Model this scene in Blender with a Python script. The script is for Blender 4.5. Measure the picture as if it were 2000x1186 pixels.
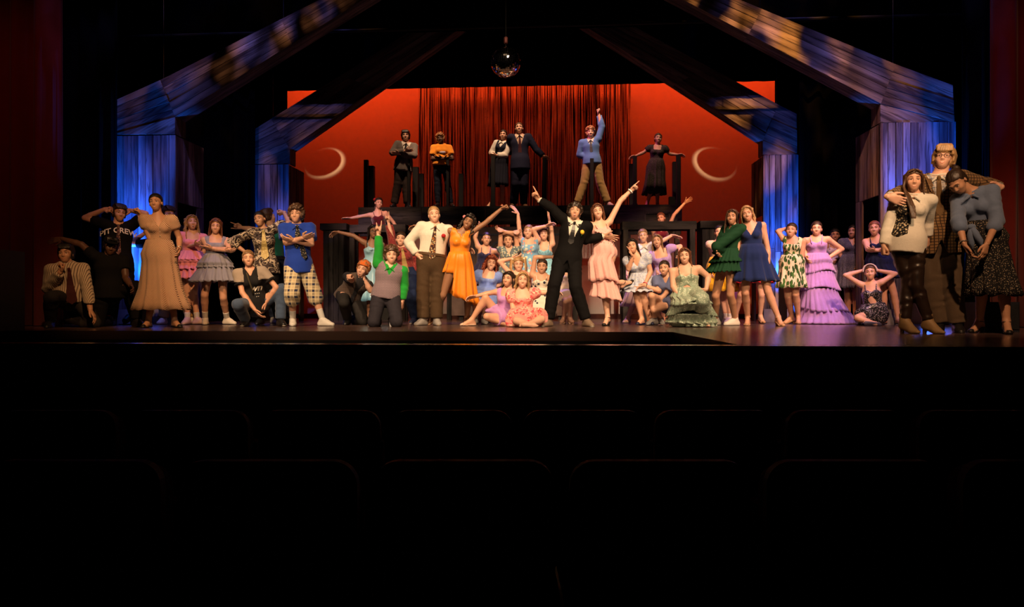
import bpy, math, random
import numpy as np
from mathutils import Vector, Matrix
random.seed(7); RNG = np.random.default_rng(7)
scn = bpy.context.scene
COL = scn.collection
for o in list(bpy.data.objects): bpy.data.objects.remove(o)

# ------------------------------------------------------------------ camera
FPX, HOR, CAMZ = 1400.0, 600.0, 0.27          # focal length in px, horizon row, lens height above the stage floor
PSI = math.radians(3.83)                      # the stage is turned a little against the camera
cam_d = bpy.data.cameras.new('camera'); cam = bpy.data.objects.new('camera', cam_d); COL.objects.link(cam)
cam.location = (0, 0, CAMZ); cam.rotation_euler = (math.pi/2, 0, 0)
cam_d.sensor_width = 36.0; cam_d.lens = FPX/2000*36.0; cam_d.shift_y = (HOR-593)/2000
cam_d.clip_start = 0.05; cam_d.clip_end = 200
scn.camera = cam

# ------------------------------------------------------------------ world, exposure
w = bpy.data.worlds.new('world'); scn.world = w; w.use_nodes = True
w.node_tree.nodes['Background'].inputs[0].default_value = (0.004, 0.003, 0.004, 1)
w.node_tree.nodes['Background'].inputs[1].default_value = 0.12
vs = scn.view_settings
vs.view_transform = 'Standard'; vs.look = 'None'; vs.gamma = 1; vs.use_curve_mapping = False; vs.exposure = 0.0

# ------------------------------------------------------------------ coordinate helpers
CP, SP = math.cos(PSI), math.sin(PSI)
def S(x, y, z=0.0): return Vector((x*CP + y*SP, -x*SP + y*CP, z))            # stage -> world
def hit(px, py, ys):                                                         # pixel ray on the stage plane y = ys -> stage x, z
    dx, dz = (px-1000)/FPX, (HOR-py)/FPX
    t = ys/(dx*SP + CP)
    return (dx*CP - SP)*t, CAMZ + dz*t
def hx(px, ys): return hit(px, 600, ys)[0]

# ------------------------------------------------------------------ stage lighting (fixtures hang outside the frame)
def aim(o, tgt):
    o.rotation_euler = (Vector(tgt) - o.location).to_track_quat('-Z', 'Y').to_euler()
def spot(name, loc, tgt, power, col, deg, blend=0.6, size=0.12, gobo=None):
    l = bpy.data.lights.new(name, 'SPOT'); l.energy = power; l.color = col
    l.spot_size = math.radians(deg); l.spot_blend = blend; l.shadow_soft_size = size
    o = bpy.data.objects.new(name, l); COL.objects.link(o); o.location = loc; aim(o, tgt)
    if gobo: gobo(l)
    return o
def breakup(scale, lo, hi, seed=0.0):
    def f(l):
        l.use_nodes = True; nt = l.node_tree; em = nt.nodes['Emission']
        tc = nt.nodes.new('ShaderNodeTexCoord'); mp = nt.nodes.new('ShaderNodeMapping'); nz = nt.nodes.new('ShaderNodeTexNoise')
        mp.inputs['Location'].default_value = (seed, seed*1.7, 0)
        nz.inputs['Scale'].default_value = scale; nz.inputs['Detail'].default_value = 1.5
        mr = nt.nodes.new('ShaderNodeMapRange'); mr.inputs[1].default_value = lo; mr.inputs[2].default_value = hi
        nt.links.new(tc.outputs['Normal'], mp.inputs[0]); nt.links.new(mp.outputs[0], nz.inputs['Vector'])
        nt.links.new(nz.outputs[0], mr.inputs[0]); nt.links.new(mr.outputs[0], em.inputs['Strength'])
    return f
def crescent(ox, oy, r1, r2):
    """gobo: an off-centre round mask leaves a thin crescent of the beam"""
    def f(l):
        l.use_nodes = True; nt = l.node_tree; em = nt.nodes['Emission']
        tc = nt.nodes.new('ShaderNodeTexCoord'); sp = nt.nodes.new('ShaderNodeSeparateXYZ')
        nt.links.new(tc.outputs['Normal'], sp.inputs[0])
        def mth(op, a, b=None):
            m = nt.nodes.new('ShaderNodeMath'); m.operation = op
            for i, v in enumerate((a, b)):
                if v is None: continue
                if isinstance(v, (int, float)): m.inputs[i].default_value = v
                else: nt.links.new(v, m.inputs[i])
            return m.outputs[0]
        az = mth('ABSOLUTE', sp.outputs[2]); x = mth('DIVIDE', sp.outputs[0], az); y = mth('MULTIPLY', mth('DIVIDE', sp.outputs[1], az), 1.55)
        def rad(cx, cy):
            a = mth('SUBTRACT', x, cx); b = mth('SUBTRACT', y, cy)
            return mth('SQRT', mth('ADD', mth('MULTIPLY', a, a), mth('MULTIPLY', b, b)))
        def ramp(v, a, b):
            m = nt.nodes.new('ShaderNodeMapRange'); m.interpolation_type = 'SMOOTHSTEP'
            m.inputs[1].default_value = a; m.inputs[2].default_value = b; nt.links.new(v, m.inputs[0]); return m.outputs[0]
        outer = mth('SUBTRACT', 1.0, ramp(rad(0, 0), r1*0.92, r1*1.30))
        inner = ramp(rad(ox, oy), r2*0.96, r2*1.03)
        nt.links.new(mth('MULTIPLY', outer, inner), em.inputs['Strength'])
    return f
def area(name, loc, tgt, sx, sy, power, col, spread=180):
    l = bpy.data.lights.new(name, 'AREA'); l.shape = 'RECTANGLE'; l.size = sx; l.size_y = sy; l.energy = power; l.color = col
    l.spread = math.radians(spread)
    o = bpy.data.objects.new(name, l); COL.objects.link(o); o.location = loc; aim(o, tgt); return o

WARM = (1.0, 0.66, 0.38); AMBER = (1.0, 0.50, 0.20); BLUE = (0.010, 0.14, 1.0); RED = (1.0, 0.048, 0.006); LAV = (0.60, 0.30, 1.0)
# front-of-house keys, hung high, on the middle of the stage
spot('key_left', (-3.6, 2.0, 8.6), (-1.9, 10.5, 0.7), 4700, WARM, 30, 0.8, 0.08)
spot('key_mid', (0.6, 1.6, 8.6), (0.3, 10.6, 0.7), 4700, WARM, 30, 0.8, 0.08)
spot('key_right', (4.2, 2.0, 8.6), (2.6, 10.6, 0.7), 4700, WARM, 30, 0.8, 0.08)
# flatter fill from the balcony rail
for i_, x_ in enumerate((-2.9, 0.2, 3.2)): spot('balcony_fill', (x_*1.1, -3.0, 6.0), (x_, 10.5, 0.9), 3600, WARM, 19, 1.0, 0.15)
# dimmer amber wash on the two sides
spot('side_left', (-0.6, 1.4, 7.6), (-4.6, 9.7, 0.8), 3300, AMBER, 19, 0.9, 0.10)
spot('side_right', (5.6, 1.6, 8.2), (4.2, 11.4, 0.6), 4000, (1.0, 0.50, 0.34), 21, 0.9, 0.10)
spot('trio_front', (2.0, 0.4, 6.6), (4.9, 7.4, 1.3), 2400, (1.0, 0.55, 0.28), 25, 0.9, 0.10)
spot('added_tower_girls_spot', (3.4, 6.0, 8.6), (5.8, 12.2, 1.0), 2400, (1.0, 0.46, 0.36), 17, 0.8, 0.08)  # added spot, brightens the dark figures near the front right tower
# added spots that brighten the dark house curtains, no known fixture
spot('added_curtain_spot', (-2.0, 0.5, 7.5), (-7.0, 9.6, 2.6), 330, (1.0, 0.30, 0.14), 26, 0.8, 0.1)
spot('added_curtain_spot', (2.2, 0.5, 7.5), (7.4, 9.2, 2.6), 420, (1.0, 0.30, 0.14), 22, 0.8, 0.1)
# specials for the two dancers at the back
spot('special_left', (-2.5, 3.0, 7.2), (-2.80, 14.6, 2.1), 5200, (1.0, 0.55, 0.38), 9, 0.8, 0.08)
spot('special_right', (3.2, 3.0, 7.2), (3.05, 14.4, 1.7), 4600, (1.0, 0.55, 0.36), 9, 0.8, 0.08)
# lavender from overhead and behind
spot('top_lavender', (0.5, 12.9, 7.4), (0.4, 9.4, 0.0), 2000, LAV, 64, 0.8, 0.15)
spot('top_lavender_right', (6.4, 6.8, 8.0), (4.2, 11.2, 0.8), 800, LAV, 25, 0.9, 0.15)
# steep light on the platform
spot('deck_pink', S(-3.2, 13.4, 8.4), S(1.9, 15.6, 2.9), 900, (1.0, 0.16, 0.55), 20, 0.8, 0.08)
for px_, pw_ in ((790, 900), (863, 1500), (995, 1900), (1158, 1900), (1283, 800)):
    tx_ = hx(px_, 15.75); spot('deck_special', S(tx_*0.92, 13.0, 8.4), S(tx_, 15.72, 3.4), pw_, (1.0, 0.62, 0.38), 19, 0.8, 0.06)
# blue uplights on the floor in front of the timber towers
BLUE_SPOTS = []
for nm, pxi, ys, off, pw in (('the front left tower', 343, 11.2, 0.60, 2300), ('the front right tower', 1720, 11.2, 0.60, 2500), ('the back left tower', 564, 13.5, 0.90, 1500), ('the back right tower', 1491, 13.5, 0.90, 2000)):
    x = hx(pxi, ys); o_ = -1 if x < 0 else 1; x += o_*(0.38 if ys < 12 else 0.22)
    BLUE_SPOTS.append((x, ys-off-0.09, nm, -o_, pxi))
    spot('blue_uplight', S(x, ys-off, 0.14), S(x+o_*0.22, ys, 1.75 if ys < 12 else 1.35), pw, BLUE, 84 if ys < 12 else 62, 1.0, 0.04, breakup(5, 0.25, 0.60, pxi))
# breakup gobos on the rafters, hung above and just in front of them
spot('rafters_amber_right', S(3.2, 8.0, 8.85), S(3.4, 11.2, 4.9), 5200, (1.0, 0.40, 0.09), 46, 0.9, 0.03, breakup(12, 0.47, 0.64, 3))
spot('rafters_amber_left', S(-4.6, 8.0, 8.85), S(-4.9, 11.2, 4.9), 1300, (1.0, 0.42, 0.16), 44, 0.9, 0.03, breakup(12, 0.48, 0.66, 5))
spot('rafters_violet_right', S(4.0, 7.8, 8.85), S(4.4, 11.2, 4.4), 1500, (0.30, 0.26, 1.0), 52, 0.9, 0.03, breakup(9, 0.42, 0.66, 9))
spot('rafters_violet_left', S(-5.0, 7.8, 8.85), S(-5.6, 11.2, 4.3), 1500, (0.30, 0.26, 1.0), 52, 0.9, 0.03, breakup(9, 0.42, 0.66, 12))
spot('rafters_back_left', S(-4.0, 10.6, 8.85), S(-4.6, 13.5, 3.4), 420, (0.30, 0.24, 1.0), 26, 0.9, 0.03, breakup(9, 0.44, 0.66, 14))
spot('rafters_back_right', S(3.2, 10.6, 8.85), S(3.7, 13.5, 3.5), 480, (0.30, 0.24, 1.0), 26, 0.9, 0.03, breakup(9, 0.44, 0.66, 17))
# red cyclorama strips
area('cyc_strip', S(-0.7, 16.75, 6.5), S(-0.7, 17.75, 4.4), 13, 0.25, 150, RED, 120)
area('cyc_ground_row', S(-0.7, 17.0, 0.14), S(-0.7, 17.8, 1.6), 11, 0.2, 11, RED, 120)
for nm, px, sx in (('crescent_left', 638, 1), ('crescent_right', 1392, -1)):
    cx, cz = hit(px, 318, 17.7)
    spot(nm, S(cx + sx*0.7, 15.2, 5.6), S(cx, 17.7, cz), 480, (1.0, 0.58, 0.26), 30, 0.2, 0.02, crescent(-0.020*sx, 0.014, 0.130, 0.143))
# ------------------------------------------------------------------ object helpers
def tag(o, label=None, cat=None, group=None, kind=None):
    if label: o['label'] = label
    if cat: o['category'] = cat
    if group: o['group'] = group
    if kind: o['kind'] = kind
    return o
def empty(name, loc, rz=0.0, label=None, cat=None, group=None):
    o = bpy.data.objects.new(name, None); COL.objects.link(o); o.location = loc; o.rotation_euler = (0, 0, rz)
    o.empty_display_size = 0.1
    return tag(o, label, cat, group)
def link(name, me, parent=None, mats=None):
    o = bpy.data.objects.new(name, me); COL.objects.link(o)
    if parent: o.parent = parent
    return o
def mesh(name, V, F, mats=(), smooth=False, mi=None):
    """V (n,3) array, F (m,4) or list of faces"""
    me = bpy.data.meshes.new(name)
    if isinstance(F, np.ndarray) and F.ndim == 2:
        V = np.asarray(V, np.float32); n, k = F.shape
        me.vertices.add(len(V)); me.vertices.foreach_set('co', V.ravel())
        me.loops.add(n*k); me.loops.foreach_set('vertex_index', F.astype(np.int32).ravel())
        me.polygons.add(n); me.polygons.foreach_set('loop_start', np.arange(0, n*k, k, dtype=np.int32))
        if mi is not None: me.polygons.foreach_set('material_index', np.asarray(mi, np.int32))
        me.update(calc_edges=True)
    else:
        me.from_pydata([tuple(v) for v in V], [], [tuple(f) for f in F])
        if mi is not None: me.polygons.foreach_set('material_index', np.asarray(mi, np.int32))
    for m in mats: me.materials.append(m)
    me.polygons.foreach_set('use_smooth', np.full(len(me.polygons), smooth))
    me.update()
    return me
class MB:
    """collects boxes / prisms / tubes for one mesh part"""
    def __init__(s): s.v = []; s.f = []; s.m = []; s.cm = 0
    def add(s, vs, fs):
        b = len(s.v); s.v += [tuple(v) for v in vs]; s.f += [tuple(b+i for i in f) for f in fs]; s.m += [s.cm]*len(fs)
    def box(s, x0, x1, y0, y1, z0, z1, bev=0.0):
        if bev:
            c = [(x0+bev, y0), (x1-bev, y0), (x1, y0+bev), (x1, y1-bev), (x1-bev, y1), (x0+bev, y1), (x0, y1-bev), (x0, y0+bev)]
            vs = [(x, y, z0) for x, y in c] + [(x, y, z1) for x, y in c]
            s.add(vs, [tuple(range(7, -1, -1)), tuple(range(8, 16))] + [(i, (i+1) % 8, 8+(i+1) % 8, 8+i) for i in range(8)]); return
        vs = [(x, y, z) for z in (z0, z1) for y in (y0, y1) for x in (x0, x1)]
        s.add(vs, [(0, 2, 3, 1), (4, 5, 7, 6), (0, 1, 5, 4), (2, 6, 7, 3), (0, 4, 6, 2), (1, 3, 7, 5)])
    def prism(s, poly, y0, y1):
        """poly of (x,z), CCW seen from -y"""
        n = len(poly)
        vs = [(x, y0, z) for x, z in poly] + [(x, y1, z) for x, z in poly]
        s.add(vs, [tuple(range(n)), tuple(range(2*n-1, n-1, -1))] + [((i+1) % n, i, n+i, n+(i+1) % n) for i in range(n)])
    def tube(s, pts, r, n=8, cap=True):
        pts = [Vector(p) for p in pts]; rs = r if isinstance(r, (list, tuple)) else [r]*len(pts); vs = []
        for i, p in enumerate(pts):
            d = (pts[min(i+1, len(pts)-1)] - pts[max(i-1, 0)]).normalized()
            a = Vector((0, 0, 1)) if abs(d.z) < 0.9 else Vector((1, 0, 0)); x = d.cross(a).normalized(); y = d.cross(x)
            vs += [p + (x*math.cos(t) + y*math.sin(t))*rs[i] for t in [2*math.pi*j/n for j in range(n)]]
        fs = [(i*n+j, i*n+(j+1) % n, (i+1)*n+(j+1) % n, (i+1)*n+j) for i in range(len(pts)-1) for j in range(n)]
        if cap: fs += [tuple(range(n-1, -1, -1)), tuple(range((len(pts)-1)*n, len(pts)*n))]
        s.add(vs, fs)
    def lathe(s, prof, n=24, c=(0, 0, 0)):
        vs = [(c[0]+r*math.cos(2*math.pi*j/n), c[1]+r*math.sin(2*math.pi*j/n), c[2]+z) for r, z in prof for j in range(n)]
        s.add(vs, [(i*n+j, i*n+(j+1) % n, (i+1)*n+(j+1) % n, (i+1)*n+j) for i in range(len(prof)-1) for j in range(n)])
    def build(s, name, mat, parent=None, smooth=False):
        mats = mat if isinstance(mat, (list, tuple)) else (mat,)
        return link(name, mesh(name, s.v, s.f, mats, smooth, s.m), parent)

# ------------------------------------------------------------------ materials
def lin(c):
    if isinstance(c, str):
        c = c.lstrip('#'); c = [int(c[i:i+2], 16)/255 for i in (0, 2, 4)]
        c = [x/12.92 if x <= 0.04045 else ((x+0.055)/1.055)**2.4 for x in c]
    return (c[0], c[1], c[2], 1.0)
_mats = {}
def mat(name, col, rough=0.8, metal=0.0, pat=None, c2=None, c3=None, sc=10.0, bump=0.0, bsc=80.0, var=0.12, sheen=0.0, spec=0.3, st=(1, 1, 1), rot=(0, 0, 0), emit=0.0):
    if name in _mats: return _mats[name]
    m = bpy.data.materials.new(name); m.use_nodes = True; nt = m.node_tree; N = nt.nodes; L = nt.links
    b = N['Principled BSDF']; b.inputs['Roughness'].default_value = rough; b.inputs['Metallic'].default_value = metal
    b.inputs['Specular IOR Level'].default_value = spec
    if sheen: b.inputs['Sheen Weight'].default_value = sheen
    tc = N.new('ShaderNodeTexCoord'); mp = N.new('ShaderNodeMapping'); mp.inputs['Scale'].default_value = st; mp.inputs['Rotation'].default_value = rot
    if any(rot): mp.vector_type = 'TEXTURE'; mp.inputs['Scale'].default_value = [1/x for x in st]
    if pat == 'board':
        oi = N.new('ShaderNodeObjectInfo'); va = N.new('ShaderNodeVectorMath'); va.operation = 'MULTIPLY_ADD'; va.inputs[1].default_value = (7.0, 3.0, 5.0)
        L.new(oi.outputs['Random'], va.inputs[0]); L.new(tc.outputs['Object'], va.inputs[2]); L.new(va.outputs[0], mp.inputs[0])
    else: L.new(tc.outputs['Object'], mp.inputs[0])
    vec = mp.outputs[0]
    c1, c2_, c3_ = lin(col), lin(c2 or col), lin(c3 or c2 or col)
    def mix(f, a, b_, fac_const=None):
        x = N.new('ShaderNodeMix'); x.data_type = 'RGBA'
        if f is not None: L.new(f, x.inputs[0])
        else: x.inputs[0].default_value = fac_const
        for i, v in ((6, a), (7, b_)):
            if isinstance(v, tuple): x.inputs[i].default_value = v
            else: L.new(v, x.inputs[i])
        return x.outputs[2]
    def math_(op, a, b_=None, c_=None):
        x = N.new('ShaderNodeMath'); x.operation = op
        for i, v in enumerate((a, b_, c_)):
            if v is None: continue
            if isinstance(v, (int, float)): x.inputs[i].default_value = v
            else: L.new(v, x.inputs[i])
        return x.outputs[0]
    def noise(s_, det=2.0, v=None, dist=0.0):
        x = N.new('ShaderNodeTexNoise'); x.inputs['Scale'].default_value = s_; x.inputs['Detail'].default_value = det; x.inputs['Distortion'].default_value = dist
        L.new(v or vec, x.inputs['Vector']); return x.outputs[0]
    def vor(s_, feat='F1', out='Distance', v=None):
        x = N.new('ShaderNodeTexVoronoi'); x.feature = feat; x.inputs['Scale'].default_value = s_; L.new(v or vec, x.inputs['Vector']); return x.outputs[out]
    def step(v, a, b_):
        x = N.new('ShaderNodeMapRange'); x.inputs[1].default_value = a; x.inputs[2].default_value = b_; L.new(v, x.inputs[0]); return x.outputs[0]
    col_out = c1
    if pat:
        sx = N.new('ShaderNodeSeparateXYZ'); L.new(vec, sx.inputs[0]); X, Y, Z = sx.outputs
        def stripes(v, s_, duty, soft=0.06):
            f = math_('FRACT', math_('MULTIPLY', v, s_)); a = math_('ABSOLUTE', math_('SUBTRACT', f, 0.5)); return step(a, 0.5*duty-soft/2, 0.5*duty+soft/2)
        if pat == 'stripe': col_out = mix(stripes(X, sc, 0.3), c2_, c1)
        elif pat == 'chevron': col_out = mix(stripes(math_('ADD', Z, math_('MULTIPLY', math_('ABSOLUTE', X), 1.1)), sc, 0.42, 0.2), c2_, c1)
        elif pat == 'plaid':
            a = stripes(X, sc, 0.38, 0.1); c = stripes(Z, sc, 0.38, 0.1); d = stripes(X, sc*2, 0.12, 0.1); e = stripes(Z, sc*2, 0.12, 0.1)
            q = mix(math_('MULTIPLY', math_('ADD', a, c), 0.5), c2_, c1); col_out = mix(math_('MULTIPLY', d, e), c3_, q)
        elif pat == 'argyle':
            a = stripes(math_('ADD', X, math_('MULTIPLY', Z, 0.6)), sc, 0.5, 0.2); c = stripes(math_('SUBTRACT', X, math_('MULTIPLY', Z, 0.6)), sc, 0.5, 0.2)
            col_out = mix(a, mix(c, c1, c2_), mix(c, c2_, c3_))
        elif pat == 'floral':
            d = vor(sc); k = vor(sc, out='Color'); ss = N.new('ShaderNodeSeparateColor'); L.new(k, ss.inputs[0])
            fl = mix(step(ss.outputs[0], 0.45, 0.55), c2_, c3_); col_out = mix(step(math_('ADD', d, math_('MULTIPLY', noise(sc*3), 0.5)), 0.62, 0.70), fl, c1)
        elif pat == 'dots': col_out = mix(step(vor(sc), 0.24, 0.30), c2_, c1)
        elif pat == 'blotch': col_out = mix(step(noise(sc, 3, dist=1.0), 0.46, 0.56), c1, mix(step(noise(sc*2.3, 2), 0.50, 0.58), c2_, c3_))
        elif pat == 'snake':
            col_out = mix(step(math_('ABSOLUTE', math_('SUBTRACT', noise(sc, 2, dist=1.5), 0.5)), 0.015, 0.05), c2_, mix(step(noise(sc*3, 1), 0.45, 0.6), c1, c3_))
        elif pat == 'tweed': col_out = mix(math_('MULTIPLY', stripes(X, sc, 0.25, 0.1), stripes(Z, sc, 0.25, 0.1)), c2_, mix(noise(sc*14, 1), c1, c3_))
        elif pat == 'sequin':
            k = vor(sc, out='Color'); ss = N.new('ShaderNodeSeparateColor'); L.new(k, ss.inputs[0]); col_out = mix(step(ss.outputs[0], 0.80, 0.86), c1, c2_)
        elif pat == 'ombre': col_out = mix(step(Z, sc, sc+0.25), c2_, c1)
        elif pat == 'streak':
            col_out = mix(noise(sc, 4), c1, mix(step(noise(sc*0.35, 2), 0.42, 0.62), c2_, c3_))
        elif pat == 'board':
            n1 = noise(sc, 5); n2 = noise(sc*0.4, 3); n3 = noise(sc*2.6, 4)
            q = mix(step(n1, 0.38, 0.64), c2_, c1); q = mix(math_('MULTIPLY', step(n2, 0.50, 0.66), 0.75), q, c3_)
            q = mix(math_('MULTIPLY', step(n3, 0.56, 0.66), 0.7), q, tuple(x*0.25 for x in c2_[:3]) + (1.0,))
            k_ = N.new('ShaderNodeMapRange'); k_.inputs[3].default_value = 0.0; k_.inputs[4].default_value = 0.45; L.new(oi.outputs['Random'], k_.inputs[0])
            col_out = mix(k_.outputs[0], q, tuple(x*0.3 for x in c2_[:3]) + (1.0,))
        elif pat == 'leafprint':
            col_out = mix(step(vor(sc), 0.50, 0.56), mix(step(noise(sc*0.8, 1), 0.45, 0.55), c2_, c3_), c1)
    if var:
        col_out = mix(math_('MULTIPLY', noise(6, 3), var*2), col_out, mix(None, col_out, (0, 0, 0, 1), 0.6)) if not isinstance(col_out, tuple) else \
                  mix(math_('MULTIPLY', noise(6, 3), var*2), col_out, tuple(x*0.4 for x in col_out[:3]) + (1.0,))
    if isinstance(col_out, tuple): b.inputs['Base Color'].default_value = col_out
    else: L.new(col_out, b.inputs['Base Color'])
    if bump:
        bp = N.new('ShaderNodeBump'); bp.inputs['Strength'].default_value = bump; bp.inputs['Distance'].default_value = 0.01
        L.new(noise(bsc, 3), bp.inputs['Height']); L.new(bp.outputs[0], b.inputs['Normal'])
    if emit: b.inputs['Emission Color'].default_value = c1; b.inputs['Emission Strength'].default_value = emit
    _mats[name] = m; return m

# ------------------------------------------------------------------ signed-distance modelling (one continuous surface per part)
def V3(*a): return np.array(a, float)
def nrm(v): return v/ (np.linalg.norm(v) + 1e-12)
class Field:
    def __init__(s, lo, hi, h):
        s.h = h; s.lo = np.floor(np.asarray(lo)/h)*h - 3*h
        n = np.ceil((np.asarray(hi) - s.lo)/h).astype(int) + 4
        s.ax = [s.lo[i] + h*np.arange(n[i]) for i in range(3)]
        s.F = np.full(n, 0.5, np.float32)
    def block(s, lo, hi):
        sl = []
        for i in range(3):
            a = max(0, int((lo[i]-s.lo[i])/s.h)); b = min(len(s.ax[i]), int((hi[i]-s.lo[i])/s.h)+2)
            if b <= a: return None, None
            sl.append(slice(a, b))
        sl = tuple(sl)
        return sl, (s.ax[0][sl[0]][:, None, None], s.ax[1][sl[1]][None, :, None], s.ax[2][sl[2]][None, None, :])
    def put(s, sl, d, k):
        A = s.F[sl]
        if k > 0:
            h = np.clip(0.5 + 0.5*(A-d)/k, 0, 1); s.F[sl] = A*(1-h) + d*h - k*h*(1-h)
        else: s.F[sl] = np.minimum(A, d)
    def cone(s, a, b, ra, rb, k=0.03, flat=False, vax=None, vs=1.0, sub=False, rip=0.0):
        a = np.asarray(a, float); b = np.asarray(b, float); R = max(ra, rb) + k + 2*s.h
        sl, (X, Y, Z) = s.block(np.minimum(a, b)-R, np.maximum(a, b)+R) if True else (None, None)
        if sl is None: return
        d = b-a; dd = d@d + 1e-12
        x, y, z = X-a[0], Y-a[1], Z-a[2]
        t0 = (x*d[0] + y*d[1] + z*d[2])/dd; t = np.clip(t0, 0, 1)
        x, y, z = x-t*d[0], y-t*d[1], z-t*d[2]
        q = x*x + y*y + z*z
        if vax is not None and vs != 1.0:
            qv = x*vax[0] + y*vax[1] + z*vax[2]; q = q + (vs*vs-1)*qv*qv
        r = ra + (rb-ra)*t
        D = np.sqrt(q) - r
        if rip: D = D + rip*np.sin(38*X+24*Y+46*Z+2.2*np.sin(21*Z-17*X+9*Y))*(0.6+0.4*np.sin(13*X-19*Z+2))
        if flat: D = np.maximum(D, (t0-1)*math.sqrt(dd))
        if sub: s.F[sl] = np.maximum(s.F[sl], -D)
        else: s.put(sl, D.astype(np.float32), k)
    def ell(s, c, r, k=0.02, R=None, sub=False):
        c = np.asarray(c, float); r = np.asarray(r, float); m = r.max()+k+2*s.h
        sl, P = s.block(c-m, c+m)
        if sl is None: return
        x, y, z = P[0]-c[0], P[1]-c[1], P[2]-c[2]
        if R is not None: x, y, z = [R[0][i]*x + R[1][i]*y + R[2][i]*z for i in range(3)]
        k0 = np.sqrt((x/r[0])**2 + (y/r[1])**2 + (z/r[2])**2); k1 = np.sqrt((x/r[0]**2)**2 + (y/r[1]**2)**2 + (z/r[2]**2)**2) + 1e-9
        D = k0*(k0-1)/k1
        if sub:
            A = s.F[sl]; h = np.clip(0.5 - 0.5*(A+D)/max(k, 1e-6), 0, 1); s.F[sl] = A*(1-h) - D*h + k*h*(1-h)
        else: s.put(sl, D.astype(np.float32), k)
    def cut(s, fn):
        """fn(X,Y,Z) > 0 is removed"""
        X, Y, Z = s.ax[0][:, None, None], s.ax[1][None, :, None], s.ax[2][None, None, :]
        s.F = np.maximum(s.F, fn(X, Y, Z)).astype(np.float32)
    def nets(s):
        F = s.F; neg = F < 0
        n = np.array(F.shape)-1
        cs = [(0,0,0),(1,0,0),(0,1,0),(1,1,0),(0,0,1),(1,0,1),(0,1,1),(1,1,1)]
        cnt = np.zeros(n, np.int8)
        for c in cs: cnt += neg[c[0]:c[0]+n[0], c[1]:c[1]+n[1], c[2]:c[2]+n[2]]
        act = (cnt > 0) & (cnt < 8)
        I = np.argwhere(act)
        if len(I) == 0: return np.zeros((0, 3)), np.zeros((0, 4), int)
        val = np.stack([F[I[:,0]+c[0], I[:,1]+c[1], I[:,2]+c[2]] for c in cs], 1)
        acc = np.zeros((len(I), 3)); num = np.zeros(len(I))
        for a in range(8):
            for ax in range(3):
                bit = (1, 2, 4)[ax]
                if a & bit: continue
                b = a | bit; va, vb = val[:, a], val[:, b]; m = (va < 0) != (vb < 0)
                t = np.where(m, va/np.where(m, va-vb, 1), 0)
                p = np.tile(np.array(cs[a], float), (len(I), 1)); p[:, ax] += t
                acc += p*m[:, None]; num += m
        V = s.lo + s.h*(I + acc/num[:, None])
        vid = np.full(n, -1, np.int32); vid[act] = np.arange(len(I))
        Q = []
        for ax in range(3):
            o1, o2 = [(1, 2), (2, 0), (0, 1)][ax]
            sa = [slice(0, n[i]) for i in range(3)]; sa[o1] = slice(1, n[o1]); sa[o2] = slice(1, n[o2])
            sb = list(sa); sb[ax] = slice(1, n[ax]+1)
            A, B = neg[tuple(sa)], neg[tuple(sb)]
            E = np.argwhere(A != B)
            if len(E) == 0: continue
            E[:, o1] += 1; E[:, o2] += 1
            up = neg[E[:,0], E[:,1], E[:,2]]
            def cell(d1, d2):
                e = E.copy(); e[:, o1] -= d1; e[:, o2] -= d2; return vid[e[:,0], e[:,1], e[:,2]]
            q = np.stack([cell(1, 1), cell(0, 1), cell(0, 0), cell(1, 0)], 1)
            q[~up] = q[~up][:, ::-1]
            Q.append(q)
        return V, np.concatenate(Q)
def join(parts):
    """[(V,F,matidx)] -> V, F, mi"""
    Vs, Fs, Ms, o = [], [], [], 0
    for V, F, m in parts:
        Vs.append(V); Fs.append(F+o); Ms.append(np.full(len(F), m)); o += len(V)
    return np.concatenate(Vs), np.concatenate(Fs), np.concatenate(Ms)
# ------------------------------------------------------------------ the stage
BLACK = mat('black_drape', (0.0016, 0.0015, 0.0016), 1.0, var=0.2, spec=0.05)
DARKP = mat('black_paint', (0.012, 0.011, 0.012), 0.6, var=0.3, bump=0.15, bsc=30, spec=0.3)
CYC = mat('cyc_muslin', (0.62, 0.60, 0.58), 0.95, var=0.10, bump=0.05, bsc=60, spec=0.05)
FLOORM = mat('stage_floor_paint', (0.085, 0.050, 0.042), 0.22, pat='streak', c2=(0.13, 0.075, 0.058), c3=(0.055, 0.032, 0.030), sc=2.2, st=(0.25, 2.2, 1), var=0.15, bump=0.06, bsc=5, spec=0.5)
HOUSE = mat('house_floor', (0.010, 0.008, 0.008), 0.9, var=0.2, spec=0.1)
REDV = mat('red_velvet', (0.24, 0.020, 0.014), 0.95, var=0.25, sheen=0.3, spec=0.1)
WOODA = mat('weathered_board', '#827a86', 0.75, pat='board', c2='#4a434e', c3='#aaa3b0', sc=13, st=(1, 1, 0.07), var=0.2, bump=0.4, bsc=40, spec=0.2)
WOODB = mat('weathered_board_brown', '#8a6c60', 0.75, pat='board', c2='#4a342c', c3='#b09a92', sc=13, st=(1, 1, 0.07), var=0.2, bump=0.4, bsc=40, spec=0.2)
WOODRS = [mat('weathered_rafter_%s' % n_, '#85766e', 0.75, pat='board', c2='#40353a', c3='#a89894', sc=11, st=(0.08, 1, 1), rot=(0, a_, 0), var=0.2, bump=0.4, bsc=40, spec=0.2) for n_, a_ in (('left', -0.50), ('right', 0.46))]
CRATE = mat('dark_washed_wood', (0.050, 0.043, 0.042), 0.8, pat='board', c2=(0.018, 0.016, 0.017), c3=(0.11, 0.10, 0.096), sc=11, st=(1, 1, 0.12), var=0.3, bump=0.3, bsc=40, spec=0.2)
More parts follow.
